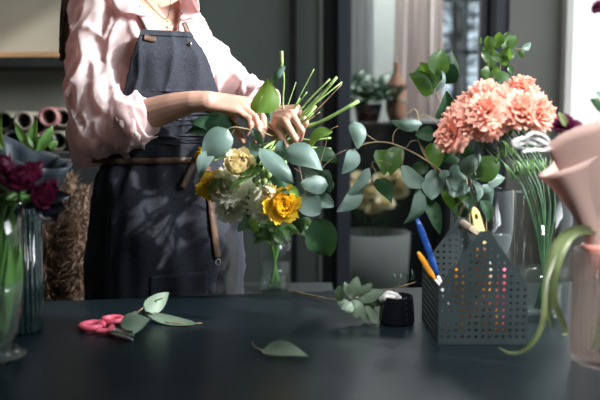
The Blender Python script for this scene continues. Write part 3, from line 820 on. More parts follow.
branch('eucalyptus_branch', 'long arching eucalyptus branch reaching left from the rear vase', 'branch', None,
    [([v1(.02, 0, .02), v1(-.01, -.01, .12), W(458, 188, 1.88), W(447, 176, y), W(430, 163, y), W(412, 152, y), W(393, 144, y), W(378, 142, y), W(365, 144, y), W(355, 149, y)], .0028, .0011),
     ([W(378, 142, y), W(370, 137, y), W(365, 133, y)], .001, .0007),
     ([W(393, 144, y), W(393, 136, y), W(396, 130, y), W(400, 128, y)], .001, .0008),
     ([W(447, 176, y), W(432, 166, y), W(421, 148, y), W(417, 130, y), W(418, 117, y), W(414, 109, y), W(404, 117, y)], .0014, .0008),
     ([W(418, 120, y), W(422, 115, y), W(430, 117, y), W(437, 123, y)], .001, .0008),
     ([W(405, 147, y), W(402, 155, y), W(403, 165, y)], .001, .0007),
     ([W(406, 148, y), W(412, 141, y), W(420, 143, y), W(428, 160, y)], .0009, .0007),
     ([W(376, 172, y), W(372, 163, y), W(380, 161, y), W(392, 165, y)], .0009, .0007),
     ([W(346, 198, y), W(352, 190, y), W(364, 178, y), W(372, 166, y)], .0008, .0006)],
    [((354, 121), (358, 149), 17, y, 'ovate', E, .12), ((355, 149), (342, 174), 16, y, 'ovate', E, .12), ((376, 150), (384, 176), 22, y+.03, 'ovate', G, .1),
     ((402, 147), (390, 176), 20, y+.03, 'ovate', G, .1), ((401, 166), (428, 187), 17, y-.02, 'ovate', E, .15), ((369, 168), (347, 197), 12, y, 'ovate', E, .12),
     ((376, 179), (392, 204), 16, y+.02, 'ovate', G, .1), ((422, 124), (391, 121), 12, y, 'ovate', E, .25), ((434, 135), (415, 135), 15, y, 'round', G, .1),
     ((430, 143), (437, 169), 19, y+.02, 'ovate', G, .1), ((437, 176), (431, 200), 24, y-.03, 'ovate', E, .1), ((428, 165), (410, 178), 14, y+.03, 'ovate', G, .1),
     ((431, 170), (440, 188), 16, y-.01, 'ovate', E, .12), ((420, 188), (404, 224), 15, y-.02, 'ovate', E, .15), ((423, 198), (440, 234), 15, y, 'ovate', G, .2),
     ((360, 188), (337, 212), 17, y, 'ovate', E, .1), ((446, 178), (470, 190), 22, y-.03, 'ovate', E, .1), ((450, 182), (452, 210), 22, y, 'ovate', G, .1)],
    base=v1(.02, 0, .02))
y = 1.88
branch('eucalyptus_branch', 'shorter eucalyptus branch standing upright in the rear vase', 'branch', None,
    [([v1(-.02, .01, .02), v1(-.005, .01, .12), W(472, 190, y), W(468, 170, y), W(460, 150, y), W(452, 138, y)], .0024, .001),
     ([W(469, 172, y), W(478, 165, y), W(490, 158, y)], .0009, .0007)],
    [((467, 178), (480, 154), 24, y-.05, 'round', E, .1), ((476, 177), (499, 158), 26, y-.05, 'round', G, .1), ((488, 183), (505, 178), 16, y-.04, 'ovate', E, .1),
     ((473, 180), (478, 202), 10, y-.06, 'ovate', E, .2), ((462, 168), (448, 180), 20, y, 'ovate', E, .1), ((455, 150), (443, 162), 18, y, 'ovate', G, .1),
     ((466, 160), (473, 146), 16, y, 'ovate', G, .1), ((470, 190), (456, 206), 16, y-.02, 'ovate', G, .1), ((478, 188), (492, 204), 16, y+.01, 'ovate', E, .1), ((480, 200), (489, 222), 14, y+.01, 'round', G, .1),
     ((458, 200), (462, 222), 16, y+.01, 'round', G, .1), ((456, 175), (440, 190), 20, y-.03, 'ovate', E, .1), ((462, 150), (450, 138), 14, y, 'ovate', G, .1), ((467, 190), (470, 214), 12, y-.03, 'ovate', E, .1)],
    base=v1(-.02, .01, .02))
y = 2.35
branch('eucalyptus_branch', 'broad-leaved green branch leaning away behind the carnations, out of focus', 'branch', None,
    [([v1(-.03, .03, .02), v1(-.02, .03, .16), W(462, 150, 2.05), W(445, 112, 2.2), W(437, 94, y), W(438, 78, y), W(446, 58, y)], .0024, .001),
     ([W(437, 94, y), W(430, 80, y), W(420, 68, y)], .001, .0008)],
    [((433, 94), (409, 74), 22, y, 'ovate', G, .1), ((436, 88), (420, 62), 20, y, 'ovate', G, .1), ((441, 80), (452, 50), 24, y, 'ovate', G, .1), ((436, 76), (442, 48), 22, y-.03, 'ovate', G, .1),
     ((437, 119), (447, 91), 20, 2.2, 'ovate', G, .1), ((436, 92), (441, 68), 6, y-.05, 'ovate', E, .2), ((446, 84), (454, 64), 18, y, 'round', G, .1), ((424, 84), (430, 62), 18, y+.03, 'ovate', G, .1)],
    base=v1(-.03, .03, .02))
y = 1.93
top = []
for (bx0, by0, ex, ey, w) in ((491, 57, 486, 46, 12), (492, 50, 488, 36, 12), (497, 48, 500, 32, 11), (502, 47, 508, 31, 12), (508, 48, 517, 35, 11), (488, 62, 482, 50, 12), (498, 62, 495, 50, 12), (505, 60, 509, 46, 12),
      (509, 47, 511, 60, 11), (493, 68, 489, 56, 12), (500, 64, 507, 56, 12), (499, 70, 508, 82, 13), (492, 70, 500, 78, 13), (490, 72, 480, 71, 10), (521, 50, 531, 43, 7), (520, 49, 523, 58, 6), (489, 80, 501, 86, 14), (484, 82, 496, 80, 12), (482, 43, 480, 38, 8), (508, 66, 512, 73, 6)):
    top.append(((bx0, by0), (ex, ey), w, y+random.uniform(-.03, .03), 'round', G if random.random() < .85 else E, .08))
branch('eucalyptus_branch', 'topmost round-leaved green sprig rising above the carnations', 'branch', None,
    [([v1(.03, .02, .02), v1(.015, .02, .2), W(498, 150, 1.93), W(490, 100, y), W(487, 78, y), W(489, 60, y), W(492, 48, y)], .0022, .0009),
     ([W(490, 90, y), W(499, 75, y), W(501, 60, y), W(503, 48, y)], .0012, .0007), ([W(501, 58, y), W(508, 48, y), W(521, 49, y), W(530, 44, y)], .0009, .0006)], top, base=v1(.03, .02, .02))
# green shoots between carnation stems (thin upright flowers)
for k, (a, b, c) in enumerate((((537, 120), (541, 160), (543, 205)), ((552, 124), (551, 160), (549, 205)), ((497, 138), (503, 165), (512, 200)), ((486, 140), (489, 170), (486, 205)))):
    pass

# ---- bouquet in the hands
HB = 'stems and flowers of the hand-held bouquet'
GP = W(284, 134, 1.935)      # grip
def gp(dx=0, dy=0, dY=0): return W(284+dx, 134+dy, 1.935+dY)
fl = [('ranunculus', 'pale cream double bloom at the top of the bouquet under the hands', (239, 165), 13.5, 1.83, (.15, -.85, .4), 'peony', 0, 'cream', (337, 77), .0037, 0, 1),
      ('ranunculus', 'large pale cream open bloom below the cream double bloom', (228, 186), 17, 1.85, (.1, -.85, .25), 'open', 1, 'white', (342, 82), .0016, 2, -1),
      ('lisianthus', 'white open bloom right of centre behind the bud', (250, 196), 17, 1.88, (.2, -.85, .1), 'open', 2, 'white', (314, 69), .0014, -2, 1),
      ('lisianthus', 'white drooping bloom lowest at the left of the bouquet', (231, 213), 13, 1.87, (.1, -.75, -.4), 'open', 3, 'white', (296, 82), .0013, -5, 2),
      ('lisianthus', 'white ruffled petals around the big yellow bloom, left side', (266, 205), 16, 1.86, (.2, -.8, -.1), 'open', 4, 'white', (307, 92), .0014, -3, -2),
      ('lisianthus', 'white ruffled bloom under the big yellow bloom', (288, 212), 15, 1.87, (.4, -.7, -.4), 'open', 2, 'white', (326, 89), .0016, 0, 3),
      ('tulip', 'big double yellow bloom lowest on the right of the bouquet', (281, 204), 17, 1.83, (.4, -.8, .1), 'double', 0, 'yellow', (359, 101), .0042, 4, 3),
      ('tulip', 'ragged yellow bloom at the left edge of the bouquet', (215, 187), 15, 1.87, (0, -.8, .1), 'double', 1, 'yellow', (316, 106), .0034, 2, 5),
      ('tulip', 'small yellow bloom peeking at the upper left by the belt', (203, 158), 9, 1.93, (-.8, -.6, .1), 'double', 2, 'yellow', (313, 113), .0030, -2, 6),
      ('tulip', 'closed cream bud right of the green buds', (269, 188), 8.5, 1.82, (-.1, -.75, -.6), 'tulip', 3, 'cream', (331, 149), .0030, 3, 8)]
for i, (nm, lab, (px, py), rp, Y, d, kind, sd, m, end, r, gx, gy) in enumerate(fl):
    c = W(px, py, Y); R = rp*1.15*Y/F
    g = gp(gx, gy, random.uniform(-.012, .012)); e = W(end[0], end[1], 1.93+(.03 if i % 2 else -.03))
    mid = g.lerp(c, .55)+Vector((0, .02, 0))
    far = g.lerp(e, .5)+Vector((0, 0, -.004 if r > .002 else .006))
    flower(nm, lab, 'flower', HB, c, d, R, kind, sd, m, [mid, g, far, e], r, 'stem')
# green-budded spray
t = thing('bud_spray', 'spray of small round green buds beside the cream bloom', 'flower', gp(1, 2), HB)
bds = [((255, 180), 3.2), ((263, 174), 4), ((268, 173.5), 4.5), ((264, 181), 3.6), ((279, 190), 3), ((258, 184), 2.5)]
bm = bmesh.new()
tube(bm, [W(262, 190, 1.84), W(264, 165, 1.86), gp(-2, 1), W(330, 118, 1.95)], .0014, n=6, steps=16)
for (p, r) in bds: tube(bm, [W(264, 168, 1.86), W(p[0], p[1]-3, 1.835), W(*p, 1.83)], .0009, n=5)
tube(bm, [gp(-1, 0), W(283, 100, 1.94), W(284, 80, 1.94), W(282, 62, 1.94)], .0022, n=7); tube(bm, [W(282, 66, 1.94), W(281.5, 51, 1.94)], .0042, n=9)
obj('stem', bm, 'stem', t)
for (p, r) in bds:
    bm = bmesh.new(); sphere(bm, W(*p, 1.83), r*1.83/F, (1, .9, 1.15), 14); obj('bud', bm, 'bud', t)
# more cut stems
for k, (a, b, r, lab) in enumerate((((284, 136), (350, 112), .0, ''),)):
    pass
def cutstem(end, r, gx, gy, lab, bend=0, start=(258, 168), m='stem'):
    bm = bmesh.new(); e = W(*end, 1.92); g = gp(gx, gy)
    tube(bm, [W(*start, 1.88), g, g.lerp(e, .5)+Vector((0, 0, bend)), e], r, n=9, steps=16)
    tag(obj('cut_stem', bm, m), lab, 'stem', HB)
cutstem((330, 79), .0022, -2, 2, 'green cut stem end fanning up beside the thickest one', .01)
cutstem((342, 84), .0012, 4, 2, 'thin brown twig among the fanned stem ends', -.004, m='twig')
cutstem((300, 98), .0018, -6, 0, 'short green stem end nearest the wrist', 0)
cutstem((331, 138), .0026, 6, 6, 'pale stem end pointing right below the hand', -.003)
cutstem((318, 97), .0022, 2, 0, 'green stem end at the middle of the fan', .004)
# long green leaves among blooms + eucalyptus sprays of the bouquet
t = thing('tulip_leaves', 'slender bright green leaves across the cream blooms', 'leaf', gp(-1, 3), HB)
for (b, e, w, Y) in (((262, 168), (228, 191), 9, 1.825), ((258, 163), (238, 183), 8, 1.83), ((222, 178), (208, 193), 7, 1.85), ((292, 185), (298, 210), 12, 1.87), ((286, 186), (300, 200), 10, 1.85), ((254, 215), (262, 226), 6, 1.88)):
    bm = bmesh.new(); leaf(bm, W(*b, Y), W(*e, Y-.01), w*Y/F, (-.2, -1, .5), bend=.1, fold=.2, kind='long'); obj('leaf', bm, 'tulipleaf', t)
bm = bmesh.new(); tube(bm, [W(258, 165, 1.84), W(272, 150, 1.89), gp(-1, 3)], .0015); obj('stem', bm, 'stem', t)
y = 1.84
branch('eucalyptus_branch', 'left eucalyptus spray of the bouquet, leaves before the apron', 'branch', HB,
    [([W(309, 118, 1.95), gp(-4, 2), W(262, 132, 1.90), W(247, 129, 1.86), W(234, 127, y), W(226, 130, y)], .0017, .001), ([W(236, 127, y), W(222, 147, y), W(212, 154, y)], .0009, .0007),
     ([gp(-8, 0), W(262, 120, 1.9), W(257, 110, y), W(262, 96, y)], .0009, .0007)],
    [((236, 126), (184, 134), 24, y+.06, 'ovate', G, .08), ((228, 129), (204, 160), 27, y-.01, 'round', E, .14), ((214, 151), (200, 179), 14, y-.01, 'ovate', E, .1), ((256, 113), (267, 78), 27, y-.01, 'ovate', 'sunleaf', .06),
     ((271, 84), (285, 66), 9, y+.02, 'long', E, .15), ((216, 128), (190, 122), 14, y+.08, 'ovate', G, .1), ((243, 176), (222, 206), 12, y+.05, 'ovate', G, .1), ((262, 106), (270, 124), 8, y+.05, 'ovate', E, .1), ((247, 150), (238, 170), 18, y+.06, 'ovate', G, .1)],
    base=gp(-4, 2))
branch('eucalyptus_branch', 'middle eucalyptus spray of the bouquet hanging between the hands', 'branch', HB,
    [([W(320, 112, 1.95), gp(0, 4), W(274, 150, 1.88), W(266, 152, y), W(258, 148, y)], .0017, .001), ([W(272, 152, 1.87), W(262, 200, 1.9), W(250, 222, 1.9)], .001, .0007)],
    [((259, 148), (293, 184), 20, y-.03, 'long', E, .12), ((276, 165), (290, 196), 16, y, 'ovate', G, .1), ((262, 152), (250, 142), 14, y, 'ovate', E, .1), ((283, 140), (272, 158), 12, y+.03, 'ovate', E, .1),
     ((256, 186), (246, 212), 16, y+.05, 'ovate', G, .1), ((250, 210), (244, 226), 8, y+.05, 'round', E, .1), ((252, 218), (258, 232), 8, y+.06, 'round', G, .1), ((246, 220), (238, 232), 8, y+.06, 'round', E, .1), ((268, 150), (255, 170), 16, y+.04, 'ovate', G, .1), ((252, 128), (262, 146), 10, y+.02, 'ovate', E, .1)],
    base=gp(0, 4))
y = 1.88
branch('eucalyptus_branch', 'right eucalyptus spray of the bouquet with the broadest blue-green leaves', 'branch', HB,
    [([W(300, 118, 1.95), gp(3, 4), W(292, 146, 1.90), W(302, 158, y), W(318, 170, y), W(326, 164, y), W(336, 155, y), W(346, 150, y)], .0017, .0009), ([W(296, 150, y), W(301, 175, y), W(306, 195, y), W(316, 219, y)], .0012, .0008),
     ([W(318, 170, y), W(324, 150, y), W(330, 131, y), W(338, 126, y)], .0009, .0007), ([W(300, 172, y), W(294, 168, y)], .0008, .0006)],
    [((284, 149), (323, 171), 25, y-.04, 'ovate', E, .12), ((332, 131), (309, 149), 13, y, 'ovate', 'sunleaf', .15), ((312, 152), (339, 163), 16, y+.03, 'ovate', G, .1), ((328, 186), (300, 183), 18, y-.03, 'round', E, .1),
     ((323, 170), (331, 192), 18, y, 'ovate', G, .1), ((300, 196), (320, 214), 24, y-.03, 'round', E, .12), ((316, 196), (334, 207), 15, y, 'round', E, .1), ((314, 219), (329, 256), 32, y-.02, 'round', 'deepgreen', .06),
     ((305, 170), (322, 178), 12, y+.02, 'ovate', E, .1), ((334, 188), (322, 170), 14, y+.03, 'ovate', E, .1), ((292, 215), (301, 234), 12, y+.03, 'ovate', G, .1), ((306, 196), (296, 218), 22, y-.02, 'ovate', E, .1)],
    base=gp(3, 4))

# ---- plum tulips in the left front vase
pts = [((5, 172), 13, 1.43), ((20, 182), 14, 1.40), ((30, 176), 12, 1.45), ((39, 196), 12, 1.42), ((46, 190), 10, 1.47), ((8, 190), 12, 1.46), ((-8, 176), 13, 1.4)]
wl = ['highest at the left edge', 'largest at the front of the bunch', 'behind and above the front one', 'lowest at the right of the bunch', 'furthest right of the bunch', 'low at the left behind the front one', 'cut by the left edge of the photo']
for i, ((px, py), rp, Y) in enumerate(pts):
    c = W(px, py, Y); R = rp*1.2*Y/F
    rim = V4+Vector(((px-12)/40*.035, (Y-1.43)*.5, H4-.01)); ft = V4+Vector((-(px-12)/40*.02, 0, .045))
    flower('tulip', 'plum tulip '+wl[i], 'flower', 'plum tulips in the footed vase', c, ((px-10)/45, -.35, .75-(py-175)/40), R, 'peony' if i % 2 else 'tulip', i, 'plum', [rim, V4+Vector(((px-12)/40*.006, 0, .11)), ft], .0042, 'tulipleaf', cal=.6)
t = thing('tulip_leaves', 'broad green tulip leaves in the footed vase', 'leaf', V4+Vector((0, 0, .05)))
for (b, e, w, dy, nr) in (((3, 330), (16, 235), 7, -.02, (-.5, -1, .2)), ((8, 320), (22, 235), 12, .02, (1, -1, 0)), ((4, 340), (14, 214), 12, 0, (.6, -1, 0))):
    bm = bmesh.new(); Y = V4.y+dy; leaf(bm, W(*b, Y), W(*e, Y), w*Y/F, nr, bend=.05, fold=.2, kind='long', nl=12); obj('leaf', bm, 'tulipleaf', t)

# ---- bunch in slate paper standing in the dark green vase
def wrap(name, label, cat, base, mouth_c, mrx, mry, tilt, m, n=72, neck=.02, seed=0, slant=(0, 0), pw=.9, wav=.012, low=None, m2=None, fl=.0):
    rng = random.Random(seed); ph = [rng.random()*6 for _ in range(6)]
    t = thing(name, label, cat, base)
    ax = mouth_c-base
    def f(u, v, off=0, sc=1):
        a = 2*pi*u*1.08
        r = neck+(1-neck)*1
        rx = neck+(mrx-neck)*v**pw; ry = neck+(mry-neck)*v**pw
        fold = wav*v*(sin(5*a+ph[0]+v)+.6*sin(9*a+ph[1]-2*v)+.4*sin(14*a+ph[2]))
        top = slant[0]*cos(a)+slant[1]*sin(a)+fl*sin(3*a+ph[3])
        return base+ax*v+Vector(((rx+fold+off+.004*u)*cos(a)*sc, (ry+fold+off+.004*u)*sin(a)*sc, top*v*v))
    bm = bmesh.new(); sheet(bm, f, n, 18); o = obj('paper', bm, m, t)
    s = o.modifiers.new('s', 'SOLIDIFY'); s.thickness = .0012
    return t, f
Y5 = V5.y
mc = W(12, 148, Y5+.01)
t, f = wrap('wrapped_bunch', 'bunch wrapped in slate-blue paper in the dark green vase', 'flower bunch', V5+Vector((0, 0, .03)), mc, .113, .07, 0, 'darkpaper', neck=.018, seed=4, slant=(-.035, .01), pw=2.2, wav=.007, fl=.006)
for (b, e, w) in (((3, 150), (2, 115), 5), ((33, 150), (15, 121), 6), ((34, 152), (38, 117), 7), ((38, 152), (53, 125), 8), ((36, 150), (30, 128), 8), ((40, 150), (44, 135), 7), ((-8, 150), (-10, 120), 7), ((50, 150), (58, 141), 6)):
    bm = bmesh.new(); leaf(bm, W(*b, Y5-.02), W(*e, Y5-.01), w*Y5/F*1.3, (random.uniform(-.5, .5), -1, 0), bend=.08, fold=.25, kind='long'); obj('leaf', bm, 'tulipleaf', t)
bm = bmesh.new()
for (a, b) in (((20, 202), (70, 196)), ((40, 204), (66, 210)), ((42, 200), (56, 222)), ((30, 196), (2, 210))):
    leaf(bm, W(*a, Y5-.05), W(*b, Y5-.06), .045, (random.uniform(-.3, .3), -1, .3), bend=.15, fold=.3, kind='round')
tag(obj('ribbon_bow', bm, 'blackpaper'), 'black bow tied round the slate paper bunch', 'bow')

# ---- rosy paper bouquet at right
Y3 = V3.y
base = W(607, 262, Y3); mc = W(628, 150, Y3)
t, f = wrap('wrapped_bouquet', 'bouquet in rosy brown paper standing in the ribbed vase', 'flower bunch', V3+Vector((.01, 0, .10)), W(640, 118, Y3), .165, .10, 0, 'kraft', neck=.024, seed=9, slant=(.10, .0), pw=1.25, wav=.004)
bm = bmesh.new()
# second overlapping sheet in front, its edge sweeping up to the right
def f2(u, v):
    a = pi*(1.04+.62*u)
    r = .030+(.165-.030)*v**1.1
    c = (V3+Vector((.01, 0, .16))).lerp(W(638, 128, Y3), v)
    return c+Vector((r*cos(a), (r*.66)*sin(a)-.004-.012*v, -.03*v+.125*u**1.1*v+.004*sin(9*u)*v))
sheet(bm, f2, 30, 14); o = obj('outer_paper', bm, 'kraft', t); s = o.modifiers.new('s', 'SOLIDIFY'); s.thickness = .0012
bm = bmesh.new()
def f3(u, v):
    a = pi*(1.0+.75*u); r = .034+.02*v*(1+.5*sin(7*u))
    return V3+Vector((.008, 0, .155+.055*v))+Vector((r*cos(a)*1.2, r*sin(a), -.012*sin(5*u)*(1-v)))
sheet(bm, f3, 30, 8); o = obj('inner_paper', bm, 'kraft2', t); s = o.modifiers.new('s', 'SOLIDIFY'); s.thickness = .0012
# ribbon
t = thing('ribbon_bow', 'white ribbon bow at the left side of the rosy paper', 'bow', W(545, 152, Y3-.02))
bm = bmesh.new()
Yr = Y3-.03
def strip(bm, pts, w, nr):
    P = smooth_path(pts, 20); nr = Vector(nr).normalized(); prev = None
    for i, p in enumerate(P):
        ww = w*(1 if i < 16 else 1-.15*(i-15)); a = bm.verts.new(p+nr*ww/2); b = bm.verts.new(p-nr*ww/2)
        if prev: bm.faces.new((prev[0], prev[1], b, a))
        prev = (a, b)
strip(bm, [W(556, 150, Yr), W(540, 140, Yr-.01), W(524, 138, Yr-.015), W(512, 143, Yr-.01), W(520, 148, Yr), W(545, 151, Yr)], .006, (0, .25, 1))
strip(bm, [W(553, 147, Yr), W(545, 136, Yr-.01), W(532, 133, Yr-.02), W(526, 140, Yr-.02), W(545, 148, Yr)], .005, (0, .5, 1))
strip(bm, [W(548, 150, Yr), W(534, 150, Yr-.01), W(522, 152, Yr-.015)], .006, (.1, .4, 1))
strip(bm, [W(546, 146, Yr), W(530, 143, Yr-.012), W(513, 145, Yr-.02)], .004, (.1, .3, 1))
o = obj('ribbon', bm, 'ribbon', t); s = o.modifiers.new('s', 'SOLIDIFY'); s.thickness = .0006
bm = bmesh.new(); sphere(bm, W(549, 148, Yr), .008, (1, .8, .9)); obj('knot', bm, 'ribbon', t)
# purple flowers peeking out of the paper
for (px, py, r, Y, lb) in ((562, 121, 9, Y3+.06, 'dark purple flower peeking out left of the rosy paper'), ((573, 117), 0, 0, 0, 0)[:0] or (570, 126, 9, Y3+.05, 'dark purple flower half hidden by the rosy paper edge'), (598, 5, 6, Y3+.1, 'purple blossom at the top right corner of the photo')):
    c = W(px, py, Y); R = r*1.2*Y/F
    flower('purple_flower', lb, 'flower', None, c, (-.5, -.4, .7), R, 'carnation', 1, 'purple', [c+Vector((.03, 0, -.05)), V3+Vector((.02, 0, .16))], .0018, 'darkstem')
t = branch('leafy_twig', 'dark green leaves at the right edge above the rosy paper', 'branch', None, [([V3+Vector((.02, .01, .15)), W(612, 150, Y3+.03), W(606, 110, Y3+.03), W(598, 98, Y3+.03)], .002, .001)],
    [((606, 112), (590, 99), 12, Y3+.03, 'ovate', G, .1), ((608, 105), (597, 92), 12, Y3+.04, 'ovate', E, .1), ((568, 125), (558, 112), 8, Y3+.05, 'ovate', 'aspid', .1)], base=V3+Vector((.02, .01, .15)))
# strap leaves drooping from the ribbed vase
t = thing('strap_leaves', 'long olive green strap leaves drooping over the ribbed vase', 'leaf', V3+Vector((0, 0, .15)))
def strap(pts, w, nr, m='aspid'):
    bm = bmesh.new(); P = smooth_path(pts, 26); nr = Vector(nr).normalized(); prev = None
    for i, p in enumerate(P):
        tt = i/25; d = (P[min(i+1, 25)]-P[max(i-1, 0)]).normalized(); sx = d.cross(nr).normalized()
        up = sx.cross(d)
        ww = w*min(1, .5+tt*1.5)*max(.04, 1-max(0, (tt-.55)/.45)**2)
        row = [bm.verts.new(p+sx*ww*j+up*abs(j)*ww*.35) for j in (-.5, -.25, 0, .25, .5)]
        if prev:
            for a in range(4): bm.faces.new((prev[a], prev[a+1], row[a+1], row[a]))
        prev = row
    return obj('leaf', bm, m, t)
Ys = Y3-.02
strap([W(603, 234, Y3), W(580, 229, Ys-.03), W(560, 238, Ys-.05), W(549, 262, Ys-.06), W(547, 300, Ys-.05), W(552, 335, Ys-.02)], .017, (.3, -1, 0))
strap([W(604, 237, Y3), W(584, 231, Ys-.04), W(568, 240, Ys-.06), W(557, 268, Ys-.07), W(554, 300, Ys-.06), W(566, 330, Ys-.03), W(561, 335, Ys-.03)], .012, (-.3, -1, 0))
strap([W(600, 236, Y3), W(578, 234, Ys-.03), W(560, 246, Ys-.05), W(546, 280, Ys-.08), W(543, 320, Ys-.10), W(530, 345, Ys-.09), W(512, 353, Ys-.06), W(497, 346, Ys-.04)], .009, (.0, -1, .3))
# stems in ribbed vase
t = thing('green_stems', 'green stems standing in the ribbed vase', 'stem', V3+Vector((0, 0, .02)))
for k in range(7):
    a = k*.9; bm = bmesh.new(); tube(bm, [V3+Vector((.03*cos(a), .03*sin(a), .02)), V3+Vector((.01*cos(a+1), .01*sin(a+1), .15))], .003); obj('stem', bm, 'tulipleaf' if k % 2 else 'darkstem', t)
# ================= background things
# shelf on the left wall
t = thing('wall_shelf', 'oak board shelf with black metal front on the left wall', 'shelf', (W(20, 60, 3.3).x, 3.45, W(20, 60, 3.3).z))
zt = W(20, 52, 3.3).z; zb = W(20, 57, 3.3).z; zc = W(20, 66, 3.3).z
xa = W(-160, 60, 3.3).x; xb = W(105, 60, 3.3).x
bm = bmesh.new(); box(bm, (xa, 3.3, zb), (xb, 3.6, zt)); obj('board', bm, 'wood', t, False)
bm = bmesh.new(); box(bm, (xa, 3.295, zc), (xb, 3.6, zb-.0005)); obj('metal_rail', bm, 'blackmetal', t, False)
# dark sideboard carrying the rolls
a, b, zr = cabinet(-220, 112, 151.5, 2.95, 3.55, 'dark sideboard under the paper rolls by the left wall', 4, 'blackmetal')
rolls = [((3, 121), 11, 'roll3', 'sage paper roll at the left edge, upper row'), ((23, 121), 10.5, 'roll2', 'beige paper roll second from the left in the upper row'), ((48, 117), 10.5, 'roll1', 'pale rose paper roll in the upper row, highest'),
         ((62, 118), 10, 'roll2', 'beige paper roll half hidden behind the pink sleeve'), ((12, 140), 10.5, 'roll4', 'dark grey paper roll in the lower row at left'), ((37, 126), 10.5, 'roll1', 'rose pink paper roll in the middle'),
         ((57, 141), 11, 'roll3', 'sage paper roll at the right of the lower row'), ((-14, 140), 11, 'roll4', 'dark roll cut by the left edge of the photo'), ((31, 141), 10, 'roll2', 'beige paper roll lowest in the pile'), ((47, 139), 7, 'roll4', 'dark grey paper roll between the lower ones'), ((77, 140), 11, 'roll1', 'rose paper roll behind the pink sleeve')]
for (px, py), rp, m, lab in rolls:
    Y0 = 3.0+random.uniform(-.02, .03); c = W(px, py, Y0); r = rp*.93*Y0/F
    bm = bmesh.new(); prof = [(r, 0), (r, .5), (r*.72, .5), (r*.72, 0), (r, 0)]
    for q in range(2): pass
    lathe(bm, prof, 28); bmesh.ops.remove_doubles(bm, verts=bm.verts[:], dist=1e-5)
    bmesh.ops.transform(bm, matrix=Matrix.Translation(c) @ Matrix.Rotation(-pi/2, 4, 'X'), verts=bm.verts[:])
    bmesh.ops.recalc_face_normals(bm, faces=bm.faces[:])
    tag(obj('paper_roll', bm, m), lab, 'paper roll', 'paper rolls piled on the dark sideboard')
# pampas in floor vase
YP = 2.6; vc = W(66, 330, YP); vc.z = 0
t = vase('floor_vase', 'dark floor vase of dry brown plumes behind the table', vc, [(.07, 0), (.10, .02), (.12, .2), (.10, .42), (.075, .5)], .008, 'blackpot', None)
pl = [((52, 300), (58, 195)), ((62, 300), (72, 178)), ((75, 300), (86, 190)), ((48, 300), (46, 230)), ((70, 305), (64, 225)), ((84, 305), (88, 240)), ((58, 305), (76, 250)), ((44, 305), (40, 205)), ((80, 300), (78, 215))]
pw = ['reaching leftmost but one', 'tallest', 'tall beside the apron', 'low at the left', 'in the middle front', 'low beside the apron', 'lowest in the middle', 'at the left edge by the dark green vase', 'behind the tall one by the apron']
for k, (b, e) in enumerate(pl):
    Y = YP+random.uniform(-.07, .07); B0 = W(*b, Y); E0 = W(*e, Y)
    r = thing('dry_plume', 'dry brown feathery plume '+pw[k], 'dried plant', vc+Vector((0, 0, .1)), 'dry plumes in the floor vase')
    bm = bmesh.new(); tube(bm, [vc+Vector((random.uniform(-.03, .03), random.uniform(-.03, .03), .1)), vc+Vector((random.uniform(-.04, .04), 0, .49)), B0, E0], .003, n=5, steps=12); obj('stem', bm, 'pampas', r)
    bm = bmesh.new(); d = E0-B0; L = d.length; dn = d.normalized(); x, y_ = frame_at(dn)
    for i in range(1300):
        u = random.random(); a = random.random()*2*pi; out = (x*cos(a)+y_*sin(a))
        wd_ = .022+.030*sin(pi*min(1, u*.9+.1)); p = B0+d*u+out*wd_*.3*random.random()
        q = p+out*wd_*random.uniform(.3, 1.5)+dn*.03*random.uniform(-.5, 1.3)+Vector((random.uniform(-.01, .01), 0, random.uniform(-.016, .010)))
        s = dn.cross(out)*random.uniform(.0009, .0020)
        m_ = (p+q)/2+dn*.004
        v = [bm.verts.new(z) for z in (p, m_+s, q, m_-s)]; bm.faces.new(v)
    obj('plume', bm, 'pampas', r)
# low cabinet + vase of stems behind the bouquet
a, b, z6 = cabinet(225, 330, 300, 2.7, 3.0, 'low dark cabinet behind the table under the blurred vase', 2)
V6 = Vector((W(275, 290, 2.85).x, 2.85, z6)); H6 = W(275, 228, 2.85).z-z6
vase('glass_vase', 'blurred glass vase of green stems behind the hand-held bouquet', V6, [(.050, 0), (.055, .01), (.058, .1), (.062, H6)], .004, 'glass', .1)
branches = []
for k in range(6):
    a = k*1.05; t = thing('greenery_sprig', ['leafy stem leaning left in the blurred vase', 'leafy stem leaning back in the blurred vase', 'leafy stem leaning forward in the blurred vase'][k % 3], 'branch', V6+Vector((.02*cos(a), .02*sin(a), .015)), 'leafy stems in the blurred vase')
    if k: t['label'] = ['leafy stem leaning far left in the blurred vase', 'leafy stem leaning back left in the blurred vase', 'leafy stem upright in the blurred vase', 'leafy stem leaning forward in the blurred vase', 'leafy stem leaning right in the blurred vase', 'leafy stem leaning back right in the blurred vase'][k]
    top = V6+Vector((.09*cos(a), .07*sin(a), H6+.05))
    bm = bmesh.new(); tube(bm, [V6+Vector((-.02*cos(a), -.02*sin(a), .015)), V6+Vector((.03*cos(a), .03*sin(a), H6-.02)), top], .0035, n=6); obj('stem', bm, 'tulipleaf', t)
    bm = bmesh.new()
    for i in range(12):
        p = V6+Vector((.03*cos(a), .03*sin(a), H6-.02)); p = p.lerp(top, random.random()); b2 = random.random()*6
        leaf(bm, p, p+Vector((.06*cos(b2), .05*sin(b2), random.uniform(-.05, .03))), .03, (0, -1, .5), nl=5)
    obj('leaf', bm, 'eucgreen', t)
